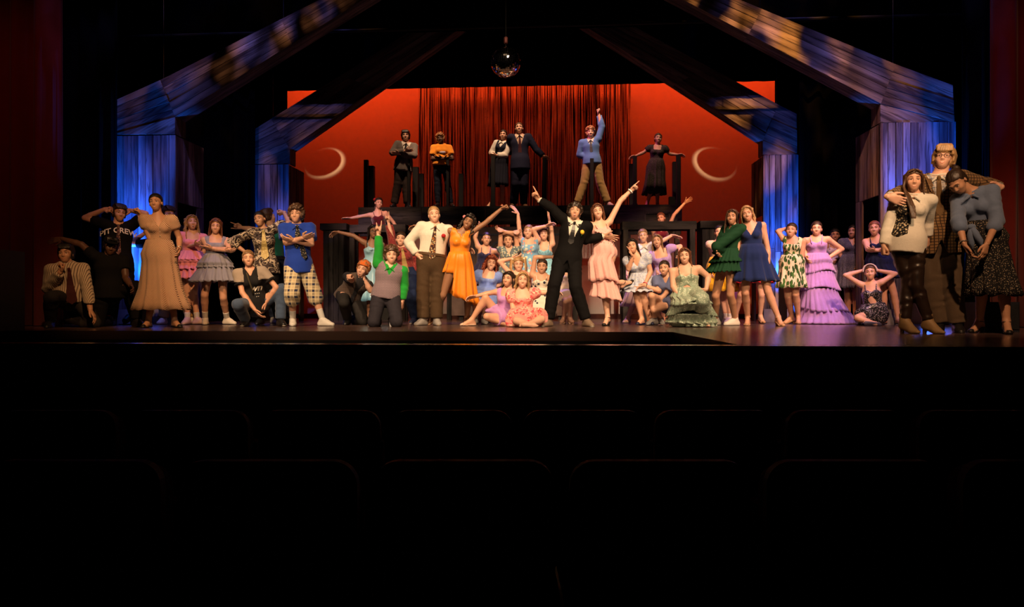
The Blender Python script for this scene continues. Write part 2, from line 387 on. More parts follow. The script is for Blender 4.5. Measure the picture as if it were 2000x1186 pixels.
CRATEH = mat('dark_washed_beam', (0.050, 0.043, 0.042), 0.8, pat='board', c2=(0.018, 0.016, 0.017), c3=(0.11, 0.10, 0.096), sc=11, st=(0.12, 1, 1), var=0.3, bump=0.3, bsc=40, spec=0.2)
GREYB = mat('pale_skirting', '#8d8894', 0.7, var=0.3, spec=0.2)
METAL = mat('dark_metal', (0.03, 0.03, 0.03), 0.4, 0.8, var=0)

def poly_obj(name, pts, z0, z1, m, parent=None, kind=None):
    """slab from a stage-space outline (ccw from above)"""
    n = len(pts); top = [S(x, y, z1) for x, y in pts]; bot = [S(x, y, z0) for x, y in pts]
    o = link(name, mesh(name, top+bot, [tuple(range(n)), tuple(range(2*n-1, n-1, -1))] + [(i, n+i, n+(i+1) % n, (i+1) % n) for i in range(n)], (m,)), parent)
    if kind: o['kind'] = kind
    return o
# stage floor: main floor, pit opening on the left, apron on the right
YP, YL = 7.85, 5.26
xa = (1310-1000)/FPX*7.9; xb = (1432-1000)/FPX*5.3
xa_, xb_ = xa*CP - 7.9*SP, xb*CP - 5.3*SP
floor = poly_obj('floor', [(-11, YP), (xa_, YP), (xb_, YL), (11, YL), (11, 19), (-11, 19)], -0.10, 0.0, FLOORM, None, 'structure')
poly_obj('wall_pit_back', [(-11, YP), (xa_, YP), (xa_, YP+0.1), (-11, YP+0.1)], -1.6, -0.101, DARKP, None, 'structure')
poly_obj('wall_pit_side', [(xa_, YP), (xb_, YL), (xb_+0.1, YL), (xa_+0.1, YP)], -1.6, -0.101, DARKP, None, 'structure')
poly_obj('floor_pit', [(-11, YL), (xb_, YL), (xa_, YP), (-11, YP)], -1.7, -1.6, HOUSE, None, 'structure')
LIPW = mat('varnished_lip', (0.10, 0.045, 0.03), 0.22, var=0.3, spec=0.6)
poly_obj('trim_pit_rail', [(-11, YL-0.16), (xb_+0.3, YL-0.16), (xb_+0.3, YL), (-11, YL)], -0.055, -0.001, LIPW, None, 'structure')
poly_obj('trim_apron_edge', [(xb_+0.3, YL-0.16), (11, YL-0.16), (11, YL), (xb_+0.3, YL)], -0.055, -0.001, LIPW, None, 'structure')
poly_obj('wall_stage_front', [(-11, YL-0.12), (11, YL-0.12), (11, YL-0.02), (-11, YL-0.02)], -1.25, -0.056, DARKP, None, 'structure')
tp = MB()
for z in (-0.12, -0.42, -1.15): tp.box(-11, 11, YL-0.15, YL-0.12, z-0.03, z, 0.0)
t_ = tp.build('trim_stage_front', DARKP); t_.rotation_euler = (0, 0, -PSI); t_['kind'] = 'structure'
poly_obj('floor_house', [(-11, -3), (11, -3), (11, YL), (-11, YL)], -1.35, -1.25, HOUSE, None, 'structure')
poly_obj('wall_back', [(-11, 18.4), (11, 18.4), (11, 18.5), (-11, 18.5)], 0, 9, BLACK, None, 'structure')
poly_obj('wall_left', [(-11.1, YL), (-11, YL), (-11, 18.5), (-11.1, 18.5)], 0, 9, BLACK, None, 'structure')
poly_obj('wall_right', [(11, YL), (11.1, YL), (11.1, 18.5), (11, 18.5)], 0, 9, BLACK, None, 'structure')
poly_obj('ceiling', [(-11, YL), (11, YL), (11, 18.5), (-11, 18.5)], 9, 9.1, BLACK, None, 'structure')
# red cyclorama
cx0, _ = hit(552, 400, 17.7); cx1, _ = hit(1520, 400, 17.7); _, cz1 = hit(1036, 172, 17.7)
cyc = empty('cyclorama', S(0, 17.7), -PSI, 'large pale stage backdrop glowing red behind the platform', 'backdrop')
V = []; nx = 40
for i in range(nx+1):
    x = cx0 + (cx1-cx0)*i/nx; yy = 0.012*math.sin(i*1.3)
    V += [(x, yy, 0.02), (x, yy, cz1+0.8), ]
link('cloth', mesh('cyc_cloth', V, [(2*i, 2*i+2, 2*i+3, 2*i+1) for i in range(nx)], (CYC,), True), cyc)
b = MB(); b.tube([(cx0, 0, 0.05), (cx1, 0, 0.05)], 0.025); b.build('bottom_pipe', METAL, cyc)

# drapes
def drape(name, x0, x1, ys, z0, z1, m, label, cat, amp=0.09, wl=0.32, group=None, seed=0):
    r = random.Random(seed); e = empty(name, S((x0+x1)/2, ys, z0), -PSI, label, cat, group)
    n = max(8, int((x1-x0)/wl*12)); V = []; ph = r.random()*6
    for i in range(n+1):
        x = x0 + (x1-x0)*i/n; yy = amp*(math.sin(x/wl*2*math.pi+ph) + 0.35*math.sin(x/wl*5.1+ph*2))
        for zz, f in ((z0, 1.15), ((z0+z1)/2, 1.0), (z1, 0.8)): V.append((x-(x0+x1)/2, yy*f, zz-z0))
    F = [(3*i+j, 3*i+3+j, 3*i+4+j, 3*i+1+j) for i in range(n) for j in range(2)]
    o = link('cloth', mesh(name, V, F, (m,), True), e)
    sm = o.modifiers.new('thick', 'SOLIDIFY'); sm.thickness = 0.006
    return e
def leg(px0, px1, ys, label, seed):
    drape('leg_curtain', hx(px0, ys), hx(px1, ys), ys, 0.01, 8.5, BLACK, label, 'curtain', 0.06, 0.30, 'black masking curtains', seed)
leg(55, 232, 10.55, 'black masking curtain between red house curtain and front left timber tower', 1)
leg(1876, 2070, 10.55, 'black masking curtain between front right timber tower and red house curtain', 2)
leg(300, 500, 13.3, 'black masking curtain between the two left timber towers', 3)
leg(1560, 1730, 13.3, 'black masking curtain between the two right timber towers', 4)
leg(380, 560, 15.6, 'black masking curtain at left edge of the red backdrop', 5)
leg(1513, 1640, 15.6, 'black masking curtain at right edge of the red backdrop', 6)
drape('house_curtain', hx(-150, 9.75), hx(113, 9.75), 9.75, 0.01, 8.5, REDV, 'dark red house curtain hanging at far left of the stage', 'curtain', 0.10, 0.36, 'red house curtains', 8)
drape('house_curtain', hx(1936, 9.75), hx(2200, 9.75), 9.75, 0.01, 8.5, REDV, 'dark red house curtain hanging at far right of the stage', 'curtain', 0.10, 0.36, 'red house curtains', 9)
def border(ys, py, label, seed):
    z = hit(1036, py, ys)[1]
    drape('border_curtain', -10, 10, ys, z, 8.6, BLACK, label, 'curtain', 0.008, 0.4, 'black borders', seed)
border(12.4, 58, 'black overhead border curtain crossing above the back rafters', 21)
border(16.3, 168, 'black overhead border curtain hanging above the red backdrop', 22)
_, z_b = hit(1036, 51, 12.2)
b = MB(); b.tube([(-9, 0, 0), (9, 0, 0)], 0.03)
pe = b.build('batten_pipe', METAL); pe.location = S(0, 12.2, z_b); pe.rotation_euler = (0, 0, -PSI); tag(pe, 'horizontal black metal batten pipe above the back rafters', 'pipe')

# ------------------------------------------------------------------ timber towers and rafters
def plank(name, e, poly, y0, y1, m, r):
    """board outline in local x,z with a slightly uneven face"""
    b = MB(); dy = r.uniform(-0.006, 0.006); b.prism(poly, y0+dy, y1); return b.build(name, m, e)
def tower(ys, pxo, pxi, pyt, dep, n, label_, side, seed, skirt=True):
    """front panel of upright boards from pxo (outer) to pxi (inner), return wall going upstage with a doorway"""
    r = random.Random(seed); xo, xi = hx(pxo, ys), hx(pxi, ys); zt = hit(pxi, pyt, ys)[1]
    e = empty('timber_tower', S(xi, ys, 0), -PSI, label_, 'set piece', 'timber towers')
    sgn = 1 if xo < xi else -1; W = abs(xi-xo); cuts = [0.0]
    for i in range(n): cuts.append(cuts[-1] + r.uniform(0.85, 1.15))
    cuts = [c/cuts[-1]*W for c in cuts]
    zs = 1.02 if skirt else 0
    for i in range(n):
        a, b_ = -sgn*(W-cuts[i]), -sgn*(W-cuts[i+1]); lo, hi = min(a, b_)+0.006, max(a, b_)-0.006
        split = zt*r.choice((0.42, 0.44, 0.43))
        for z0, z1 in ((0.24, split-0.003), (split+0.003, zt)):
            plank('plank', e, [(lo, z0), (hi, z0), (hi, z1), (lo, z1)], 0, 0.03, WOODA, r)
    b = MB(); b.box(min(0, -sgn*W), max(0, -sgn*W), 0.03, 0.07, 0.0, zt-0.01); b.build('backing', DARKP, e)
    b = MB(); b.box(min(0, -sgn*W)-0.01, max(0, -sgn*W)+0.01, -0.05, 0.03, 0.0, 0.12, 0.01); b.box(min(0, -sgn*W), max(0, -sgn*W), -0.03, 0.03, 0.12, 0.235); b.build('skirting', GREYB, e)
    # return wall at x=0 going upstage; doorway under zd
    zd = 1.98; m = 5
    for i in range(m):
        y0, y1 = 0.07 + dep*i/m + 0.004, 0.07 + dep*(i+1)/m - 0.004; dx = r.uniform(-0.005, 0.005)
        b = MB(); b.box(min(0, -sgn*0.03)+dx, max(0, -sgn*0.03)+dx, y0, y1, zd + 0.0*i, zt-0.01); b.build('return_plank', WOODB, e)
    b = MB(); b.box(min(0, -sgn*0.03), max(0, -sgn*0.03), 0.07 + dep*0.72, 0.07+dep, 0, zd-0.005); b.build('door_jamb', WOODB, e)
    b = MB(); b.box(min(0, -sgn*0.03), max(0, -sgn*0.03), 0.0, 0.07, 0, zt-0.005); b.build('corner_post', WOODB, e)
    return e
tower(11.2, 211, 343, 264, 0.85, 9, 'weathered blue-lit timber tower at front left of the stage', -1, 1)
tower(11.2, 1868, 1720, 240, 0.85, 10, 'weathered blue-lit timber tower at front right behind the trio', 1, 2)
tower(13.5, 478, 564, 321, 0.75, 7, 'weathered blue-lit timber tower at back left beside red backdrop', -1, 3)
tower(13.5, 1560, 1491, 303, 0.75, 6, 'weathered blue-lit timber tower at back right beside red backdrop', 1, 4)

def rafter(ys, knee, up, lo, thick, n, label_, seed):
    """knee: outline px of the short haunch; up/lo: px polylines (same length) of the upper and lower edge of the beam"""
    r = random.Random(seed); P0 = hit(*lo[0], ys); WOODR = WOODRS[0 if lo[0][0] < 1000 else 1]
    e = empty('timber_rafter', S(P0[0], ys, P0[1]), -PSI, label_, 'set piece', 'timber rafters')
    loc = lambda p: (lambda h: (h[0]-P0[0], h[1]-P0[1]))(hit(p[0], p[1], ys))
    def strip(A0, A1, B0, B1, name):
        """A = upper edge, B = lower edge of this length; cut into n boards"""
        for i in range(n):
            f0, f1 = i/n + 0.006, (i+1)/n - 0.006
            q = lambda A, B, f: (A[0]+(B[0]-A[0])*f, A[1]+(B[1]-A[1])*f)
            poly = [q(A0, B0, f1), q(A1, B1, f1), q(A1, B1, f0), q(A0, B0, f0)]
            ar = sum(poly[k][0]*poly[(k+1) % 4][1]-poly[(k+1) % 4][0]*poly[k][1] for k in range(4))
            if ar < 0: poly = poly[::-1]
            plank(name, e, poly, 0, 0.03, WOODR, r)
    up_, lo_ = [loc(p) for p in up], [loc(p) for p in lo]
    for k in range(len(up_)-1): strip(up_[k], up_[k+1], lo_[k], lo_[k+1], 'plank')
    kn = [loc(p) for p in knee]          # upper outer, upper joint, lower joint, lower inner, lower outer
    strip(kn[0], kn[1], kn[4], kn[2], 'haunch_plank')
    tri = [kn[4], kn[3], kn[2]]
    if (kn[3][0]-kn[4][0])*(kn[2][1]-kn[4][1])-(kn[2][0]-kn[4][0])*(kn[3][1]-kn[4][1]) < 0: tri = tri[::-1]
    plank('haunch_wedge', e, tri, 0, 0.03, WOODR, r)
    # soffit boards under the beam, running upstage
    for k in range(len(lo_)-1):
        for j in range(2):
            y0, y1 = 0.03 + thick*j/2, 0.03 + thick*(j+1)/2 - 0.008
            a, c = lo_[k], lo_[k+1]; d = 0.025
            b = MB(); b.add([(a[0], y0, a[1]), (c[0], y0, c[1]), (c[0], y1, c[1]), (a[0], y1, a[1]), (a[0], y0, a[1]+d), (c[0], y0, c[1]+d), (c[0], y1, c[1]+d), (a[0], y1, a[1]+d)],
                      [(0, 1, 2, 3), (7, 6, 5, 4), (0, 4, 5, 1), (1, 5, 6, 2), (2, 6, 7, 3), (3, 7, 4, 0)]); b.build('soffit_board', WOODR, e)
    b = MB(); a, c = kn[2], kn[3]; s_ = 1 if kn[0][0] < kn[2][0] else -1
    b.box(min(a[0], a[0]-s_*0.03), max(a[0], a[0]-s_*0.03), 0.03, 0.03+thick, c[1], a[1]); b.build('inner_post', WOODB, e)
    for q in (up_[0], up_[1]): b = MB(); b.tube([(q[0], 0.1, q[1]-0.02), (q[0], 0.1, q[1]+2.5)], 0.006, 6); b.build('hanging_cable', METAL, e)
    return e
rafter(11.2, [(218, 199), (313, 156), (342, 229), (342, 262), (218, 263)], [(313, 156), (549, 37), (930, -155)], [(342, 229), (570, 86), (950, -150)], 0.30, 5, 'weathered timber rafter rising from front left tower toward the middle', 11)
rafter(11.2, [(1861, 166), (1750, 125), (1720, 203), (1720, 239), (1864, 239)], [(1750, 125), (1488, 17), (1120, -135)], [(1720, 203), (1462, 67), (1060, -145)], 0.30, 5, 'amber-dappled timber rafter rising from front right tower toward the middle', 12)
rafter(13.5, [(481, 262), (529, 232), (566, 291), (566, 320), (480, 320)], [(529, 232), (664, 148), (905, -5)], [(566, 291), (736, 172), (960, 12)], 0.28, 5, 'dark timber rafter rising from back left tower across the red backdrop', 13)
rafter(13.5, [(1556, 222), (1520, 204), (1490, 275), (1490, 302), (1557, 302)], [(1520, 204), (1389, 133), (1130, -7)], [(1490, 275), (1318, 163), (1060, -2)], 0.28, 5, 'dark timber rafter rising from back right tower across the red backdrop', 14)

# ------------------------------------------------------------------ raised platform with railing posts
DZ = hit(1036, 402, 15.35)[1]
pe = empty('raised_platform', S(-0.4, 15.35, 0), -PSI, 'tall black platform carrying the six upper performers', 'platform')
def lx(px, ys=15.35): return hx(px, ys) + 0.4
xl, xr = lx(700), lx(1332)
b = MB(); b.box(xl, xr, 0, 1.7, DZ-0.06, DZ); b.build('deck', DARKP, pe)
nb = 5
for i in range(nb):
    b = MB(); a, c = xl+(xr-xl)*i/nb+0.006, xl+(xr-xl)*(i+1)/nb-0.006; b.box(a, c, -0.03, 0, DZ-0.40, DZ-0.005); b.build('fascia_panel', CRATEH, pe)
for px in (728, 876, 1000, 1124, 1228, 1324):
    for y in (0.08, 1.55):
        b = MB(); x = lx(px); b.box(x-0.05, x+0.05, y, y+0.10, 0, DZ-0.06); b.build('leg', CRATE, pe)
b = MB(); b.box(xl, xr, 0.10, 0.16, DZ-0.62, DZ-0.50); b.build('cross_brace', CRATE, pe)
b = MB()
for x0, x1, z0, z1 in ((1258, 1308, 415, 418), (1258, 1308, 436, 439), (1258, 1261, 415, 439), (1305, 1308, 415, 439)):
    zz0, zz1 = hit(1280, z1, 15.3)[1], hit(1280, z0, 15.3)[1]; b.box(lx(x0), lx(x1), -0.055, -0.031, zz0, zz1)
b.build('panel_frame', CRATE, pe)
POSTM = mat('black_post', (0.014, 0.012, 0.012), 0.5, var=0.3, spec=0.3)
posts = [(715.5, 313, 0.10, 1.1, 'first post from the left, in front of red backdrop'), (726, 325, 0.13, 0.9, 'second thicker post from the left'), (798.5, 311, 0.06, 0.10, 'thin post before the suited man with crossed arms'),
         (812, 327, 0.13, 0.9, 'thick post just right of the suited man'), (823, 340, 0.12, 1.3, 'short dim post at left edge of string curtain'), (874.5, 313, 0.06, 0.10, 'thin post before the woman in orange shirt'), (901, 340, 0.11, 1.3, 'dim post right of the woman in orange shirt'),
         (963, 305, 0.09, 0.10, 'post before the woman in white blouse and dark skirt'), (1064, 309, 0.09, 0.10, 'post under the right hand of man in navy suit'), (1156, 310, 0.08, 0.10, 'post before the man in blue sweater'),
         (1240, 306, 0.08, 0.10, 'post left of the woman in long dark dress'), (1234, 321, 0.12, 1.2, 'wide grey post left of the long dark dress'), (1319, 317, 0.13, 0.9, 'thick post right of the woman in long dark dress'), (1325, 304, 0.09, 0.10, 'rightmost post, under hand of woman in long dark dress'), (1312, 385, 0.13, 0.7, 'very short post stub at right end')]
for px, py, wd, yo, lab in posts:
    ys = 15.35 + yo; x, zt = hit(px, py, ys)
    p = empty('railing_post', S(x, ys, DZ), -PSI, 'black railing post on platform, ' + lab, 'post', 'railing posts on the platform')
    b = MB(); b.box(-wd/2, wd/2, -wd/2, wd/2, 0.0, zt-DZ, 0.006); b.build('shaft', POSTM, p)
    b = MB(); b.box(-wd/2-0.012, wd/2+0.012, -wd/2-0.012, wd/2+0.012, 0.0, 0.03); b.build('foot_plate', POSTM, p)

# string curtain in front of the backdrop
sc0, sc1 = hx(818, 17.2), hx(1232, 17.2); zt = hit(1036, 165, 17.2)[1] + 0.3
e = empty('string_curtain', S(0, 17.2, 0), -PSI, 'red and black glittering string curtain hanging behind the platform', 'curtain')
STR = [mat('string_black', (0.006, 0.004, 0.004), 0.35, var=0.4, spec=0.5), mat('string_red', (0.10, 0.012, 0.008), 0.4, var=0.3, spec=0.5), mat('string_glint', (0.75, 0.55, 0.45), 0.15, 0.9, var=0)]
b = MB(); rs = random.Random(5); x = sc0; gaps = 0
while x < sc1:
    wd = rs.choice((0.008, 0.012, 0.018, 0.026)); y = rs.uniform(-0.06, 0.06); zb = rs.uniform(1.9, 2.3); sw = rs.uniform(-0.015, 0.015)
    b.cm = 0 if rs.random() < 0.72 else 1
    ta = rs.uniform(0, 3.14); nseg = 7
    vs_ = []
    for i in range(nseg+1):
        z = zb + (zt-zb)*i/nseg; a = ta + i*0.9; cx_ = x + sw*(1-i/nseg)**2
        vs_ += [(cx_+wd*0.5*math.cos(a), y+wd*0.5*math.sin(a), z), (cx_-wd*0.5*math.cos(a), y-wd*0.5*math.sin(a), z), (cx_, y+0.004, z)]
    b.add(vs_, [(3*i+j, 3*i+(j+1) % 3, 3*i+3+(j+1) % 3, 3*i+3+j) for i in range(nseg) for j in range(3)])
    b.cm = 2
    if rs.random() < 0.75 or x > sc0 + 0.78*(sc1-sc0):
        for _ in range(rs.randint(1, 5 if x > sc0+0.78*(sc1-sc0) else 3)):
            z = rs.uniform(zb, zt-0.5); g = 0.006; t = rs.uniform(-0.7, 0.7)
            b.add([(x-g, y-0.03, z-g), (x+g, y-0.03+t*g, z-g), (x+g, y-0.03+t*g, z+g), (x-g, y-0.03, z+g)], [(0, 1, 2, 3)])
    x += wd*0.55 + rs.choice((0.002, 0.005, 0.010, 0.018, 0.008))
so = b.build('strings', STR, e); so['kind'] = 'stuff'
b = MB(); b.tube([(sc0, 0, zt), (sc1, 0, zt)], 0.03); b.build('batten', METAL, e)

# dark washed frames and boxes under the platform
def boxobj(name, px0, px1, pyt, ys, dep, label_, cat='set piece', cap=True):
    x0, zt = hit(px0, pyt, ys); x1, _ = hit(px1, pyt, ys)
    e = empty(name, S((x0+x1)/2, ys, 0), -PSI, label_, cat); hw = (x1-x0)/2
    n = 4
    for i in range(n):
        b = MB(); b.box(-hw+2*hw*i/n+0.004, -hw+2*hw*(i+1)/n-0.004, 0, 0.03, 0, zt-0.13); b.build('board', CRATE, e)
    b = MB(); b.box(-hw, hw, 0.03, dep, 0, zt-0.13); b.build('body', CRATE, e)
    if cap: b = MB(); b.box(-hw-0.05, hw+0.07, -0.05, dep+0.05, zt-0.13, zt, 0.012); b.build('cap_beam', CRATEH, e)
    return e
boxobj('tall_box', 631, 671, 437, 13.9, 0.55, 'tall grey-washed wooden box left of the light blue dress')
boxobj('tall_box', 1372, 1428, 432, 13.6, 0.55, 'tall dark-washed wooden box behind the woman in green romper')
def frame(px0, px1, pyt, ys, posts_, label_, dep=0.5):
    x0, zt = hit(px0, pyt, ys); x1, _ = hit(px1, pyt, ys); e = empty('timber_table', S((x0+x1)/2, ys, 0), -PSI, label_, 'set piece'); hw = (x1-x0)/2
    for y in (0, dep):
        b = MB(); b.box(-hw, hw, y, y+0.10, zt-0.15, zt, 0.01); b.build('top_beam', CRATEH, e)
        for p in posts_:
            x = hx(p, ys) - (x0+x1)/2; b = MB(); b.box(x-0.05, x+0.05, y, y+0.10, 0, zt-0.152, 0.008); b.build('post', CRATE, e)
    b = MB(); b.box(-hw, hw, 0.10, dep, zt-0.05, zt); b.build('top_panel', CRATE, e)
    return e
frame(682, 792, 439, 14.0, (687, 786), 'dark timber table frame behind the light blue dress', 0.22)
frame(1215, 1361, 433, 13.6, (1222, 1353), 'dark timber table frame behind the girls at right of centre', 0.25)
# painted sign behind the middle group
sx0, szt = hit(882, 444, 14.3); sx1, _ = hit(1112, 444, 14.3)
e = empty('painted_sign', S((sx0+sx1)/2, 14.3, 0), -PSI, 'brown-grey painted sign with dark blue letters behind the middle girls', 'sign'); hw = (sx1-sx0)/2
SIGNM = mat('sign_board', '#5b4a47', 0.8, pat='streak', c2='#473a3a', c3='#6d5a55', sc=7, var=0.3, bump=0.2, spec=0.2); NAVY = mat('navy_paint', (0.010, 0.012, 0.035), 0.5, var=0.1)
b = MB(); b.box(-hw, hw, 0, 0.05, 0.10, szt); b.build('board', SIGNM, e)
b = MB(); b.box(-hw+0.15, hw-0.1, -0.012, 0, hit(1000, 460, 14.3)[1], hit(1000, 456.5, 14.3)[1]); b.build('painted_rule', NAVY, e)
def ring_letter(px, py, rx, rz, name, a0=0.0, a1=2*math.pi):
    x, z = hit(px, py, 14.3); x -= (sx0+sx1)/2; b = MB(); n = 28; vs_ = []
    for i in range(n+1):
        a = a0+(a1-a0)*i/n
        for k in (0.68, 1.0):
            for y in (-0.012, 0): vs_.append((x+rx*k*math.cos(a), y, z+rz*k*math.sin(a)))
    b.add(vs_, [f for i in range(n) for f in ((4*i, 4*i+2, 4*i+6, 4*i+4), (4*i+2, 4*i+3, 4*i+7, 4*i+6), (4*i+1, 4*i, 4*i+4, 4*i+5))]); b.build(name, NAVY, e)
ring_letter(971, 486, 0.115, 0.15, 'letter_o'); ring_letter(935, 486, 0.115, 0.15, 'letter_c', 0.8, 5.5)
for px in (900, 1095):
    b = MB(); x = hx(px, 14.3)-(sx0+sx1)/2; b.box(x-0.04, x+0.04, 0.05, 0.12, 0, szt-0.1); b.build('support_post', CRATE, e)
# low platform edge behind (pale strip at floor under the red backdrop)
poly_obj('baseboard_back', [(cx0, 16.9), (cx1, 16.9), (cx1, 16.98), (cx0, 16.98)], 0, 0.11, mat('red_brown_board', (0.10, 0.03, 0.022), 0.7, var=0.3), None, 'structure')
# step blocks carrying the two dancers in dark red
for (px, ys, zz, lab) in ((748, 14.62, 0.82, 'black step block under the dancer in maroon velvet dress'), (1290, 14.62, 0.44, 'black step block under the dancer in burgundy')):
    x = hx(px, ys); e = empty('step_block', S(x, ys, 0), -PSI, lab, 'block', 'black step blocks')
    b = MB(); b.box(-0.4, 0.4, -0.3, 0.3, 0, zz-0.03); b.build('body', DARKP, e)
    b = MB(); b.box(-0.42, 0.42, -0.32, 0.32, zz-0.03, zz); b.build('top', CRATEH, e)

# ------------------------------------------------------------------ mirror ball
ballp = S(*((lambda h: (h[0], 9.6))(hit(988, 122, 9.6))), hit(988, 122, 9.6)[1]); R_ = 0.200
e = empty('mirror_ball', ballp, 0, 'mirrored disco ball hanging above the middle of the stage', 'disco ball')
MIR = mat('mirror_tile', (0.80, 0.78, 0.76), 0.06, 1.0, var=0, spec=0.5)
rs = random.Random(3); b = MB(); rows = 26
for i in range(rows):
    t0, t1 = math.pi*i/rows, math.pi*(i+1)/rows; tm = (t0+t1)/2; n = max(3, int(2*rows*math.sin(tm)))
    for j in range(n):
        p0, p1 = 2*math.pi*(j+0.05)/n, 2*math.pi*(j+0.95)/n; tt0, tt1 = t0+0.05*(t1-t0), t1-0.05*(t1-t0); vs_ = []
        k = R_*(1+rs.uniform(-0.004, 0.004)); tl = rs.uniform(-0.007, 0.007); tk = rs.uniform(-0.007, 0.007)
        for q, (t, p) in enumerate(((tt0, p0), (tt1, p0), (tt1, p1), (tt0, p1))):
            kk = k*(1+(tl if q in (0, 3) else -tl)+(tk if q < 2 else -tk)); vs_.append((kk*math.sin(t)*math.cos(p), kk*math.sin(t)*math.sin(p), kk*math.cos(t)))
        b.add(vs_, [(0, 1, 2, 3)])
to = b.build('mirror_tiles', MIR, e); to['kind'] = 'stuff'
b = MB(); b.lathe([(0.001, -R_*0.97)] + [(R_*0.97*math.sin(math.pi*i/16), -R_*0.97*math.cos(math.pi*i/16)) for i in range(1, 16)] + [(0.001, R_*0.97)], 32); b.build('core', DARKP, e, True)
b = MB(); b.lathe([(0.001, R_+0.055), (0.025, R_+0.055), (0.028, R_+0.065), (0.028, R_+0.13), (0.02, R_+0.14), (0.001, R_+0.14)], 16); b.build('motor_housing', mat('dull_red_metal', (0.16, 0.05, 0.05), 0.5, 0.3, var=0.2), e, True)
b = MB(); b.tube([(0, 0, R_-0.01), (0, 0, R_+0.06)], 0.005); b.tube([(0, 0, R_+0.13), (0, 0, 2.6)], 0.006); b.build('hanging_rod', METAL, e)

# ------------------------------------------------------------------ blue floor lights at the foot of the towers
LENSB = mat('blue_lens', (0.02, 0.10, 0.6), 0.2, var=0, emit=0.6)
for (x, ys, nm, pw, px) in BLUE_SPOTS:
    e = empty('floor_light', S(x, ys, 0), -PSI, 'small black floor light washing %s in blue' % nm, 'stage light', 'blue floor lights')
    b = MB(); b.box(-0.09, 0.09, -0.07, 0.07, 0, 0.015); b.build('base_plate', METAL, e)
    b = MB(); b.tube([(0, -0.06, 0.055), (0, 0.0, 0.085), (0, 0.05, 0.115)], [0.045, 0.052, 0.056], 14); b.build('can', METAL, e)
    b = MB(); b.tube([(0, 0.050, 0.115), (0, 0.054, 0.118)], 0.048, 14); b.build('lens', LENSB, e)
    b = MB(); b.box(pw*0.085-0.003, pw*0.085+0.003, 0.05, 0.52, 0.02, 0.66); b.build('added_spill_flag', METAL, e)  # flag added to keep blue spill off the backdrop, not a fixture part
    if ys > 12: b = MB(); b.box(-pw*0.085-0.003, -pw*0.085+0.003, 0.05, 0.24, 0.02, 0.66); b.build('added_spill_flag', METAL, e)  # outer flag added to shade the black drapes from blue spill
    for sx in (-1, 1): b = MB(); b.box(sx*0.06-0.006, sx*0.06+0.006, -0.012, 0.012, 0.015, 0.10); b.build('yoke', METAL, e)
# ------------------------------------------------------------------ boxes at the sides
def cabinet(px0, px1, py0, d, dep, label_, cat):
    x0, x1 = (px0-1000)/FPX*d, (px1-1000)/FPX*d; zt = CAMZ+(HOR-py0)/FPX*d
    e = empty('loudspeaker', ((x0+x1)/2, d, 0), 0, label_, cat); hw = (x1-x0)/2
    b = MB(); b.box(-hw, hw, 0, dep, 0, zt, 0.02); b.build('cabinet', mat('cabinet_paint', (0.012, 0.014, 0.022), 0.6, var=0.2), e)
    b = MB(); b.box(-hw+0.03, hw-0.03, -0.012, 0, 0.03, zt-0.03); b.build('grille', mat('grille', (0.006, 0.007, 0.010), 0.5, var=0, bump=0.5, bsc=300), e)
cabinet(-90, -9, 486, 7.95, 0.5, 'black loudspeaker cabinet on the floor at far left', 'speaker')
cabinet(1926, 1994, 590, 7.75, 0.4, 'low black monitor box on the floor behind trio at far right', 'speaker')
# small bottle on the floor between the kneeling boy's knees
bx = MB(); bx.lathe([(0.001, 0), (0.018, 0), (0.02, 0.01), (0.02, 0.06), (0.008, 0.085), (0.008, 0.11), (0.001, 0.11)], 14)
bo = bx.build('water_bottle', mat('clear_plastic', (0.7, 0.7, 0.75), 0.15, var=0, spec=0.6), None, True); bo.location = ((763.5-1000)/FPX*9.75, 9.75, 0); tag(bo, 'small clear bottle on floor by knee of kneeling boy', 'bottle')
# ------------------------------------------------------------------ audience seats in the dark
SEATF = mat('seat_fabric', (0.014, 0.009, 0.010), 0.95, var=0.3, bump=0.2, bsc=200, spec=0.1); SEATW = mat('seat_wood', (0.05, 0.02, 0.014), 0.35, var=0.3, spec=0.4); SEATB = mat('seat_shell', (0.008, 0.006, 0.006), 0.7, var=0.2)
def rrect(w_, z0, z1, r, n=6):
    pts = [(-w_, z0), (w_, z0)]
    for i in range(n+1): a = math.pi/2*i/n; pts.append((w_-r+r*math.cos(a), z1-r+r*math.sin(a)))
    for i in range(n+1): a = math.pi/2+math.pi/2*i/n; pts.append((-w_+r+r*math.cos(a), z1-r+r*math.sin(a)))
    return pts
def seat_mesh():
    r = {}
    b = MB(); b.prism(rrect(0.256, 0.42, 1.08, 0.07), -0.03, 0.0); r['back_shell'] = (b, SEATB)
    b = MB(); b.prism(rrect(0.245, 0.46, 1.05, 0.06), 0.0, 0.07); r['back_cushion'] = (b, SEATF)
    b = MB(); b.box(-0.24, 0.24, 0.09, 0.20, 0.46, 0.92, 0.03); r['folded_seat'] = (b, SEATF)
    b = MB(); b.box(-0.276, -0.266, -0.02, 0.30, 0.0, 0.60, 0.002); r['side_support'] = (b, SEATB)
    b = MB(); b.tube([(-0.271, -0.045, 0.60), (-0.271, -0.05, 0.645), (-0.271, 0.10, 0.655), (-0.271, 0.34, 0.64)], [0.010, 0.0115, 0.0115, 0.009], 8); r['armrest'] = (b, SEATW)
    return {k: mesh(k, v[0].v, v[0].f, (v[1],)) for k, v in r.items()}
SM = seat_mesh()
rows_ = ((2.06, -1.247, 7, 'row nearest the camera', 1095), (3.05, -1.247, 9, 'row beyond the nearest one', 1010))
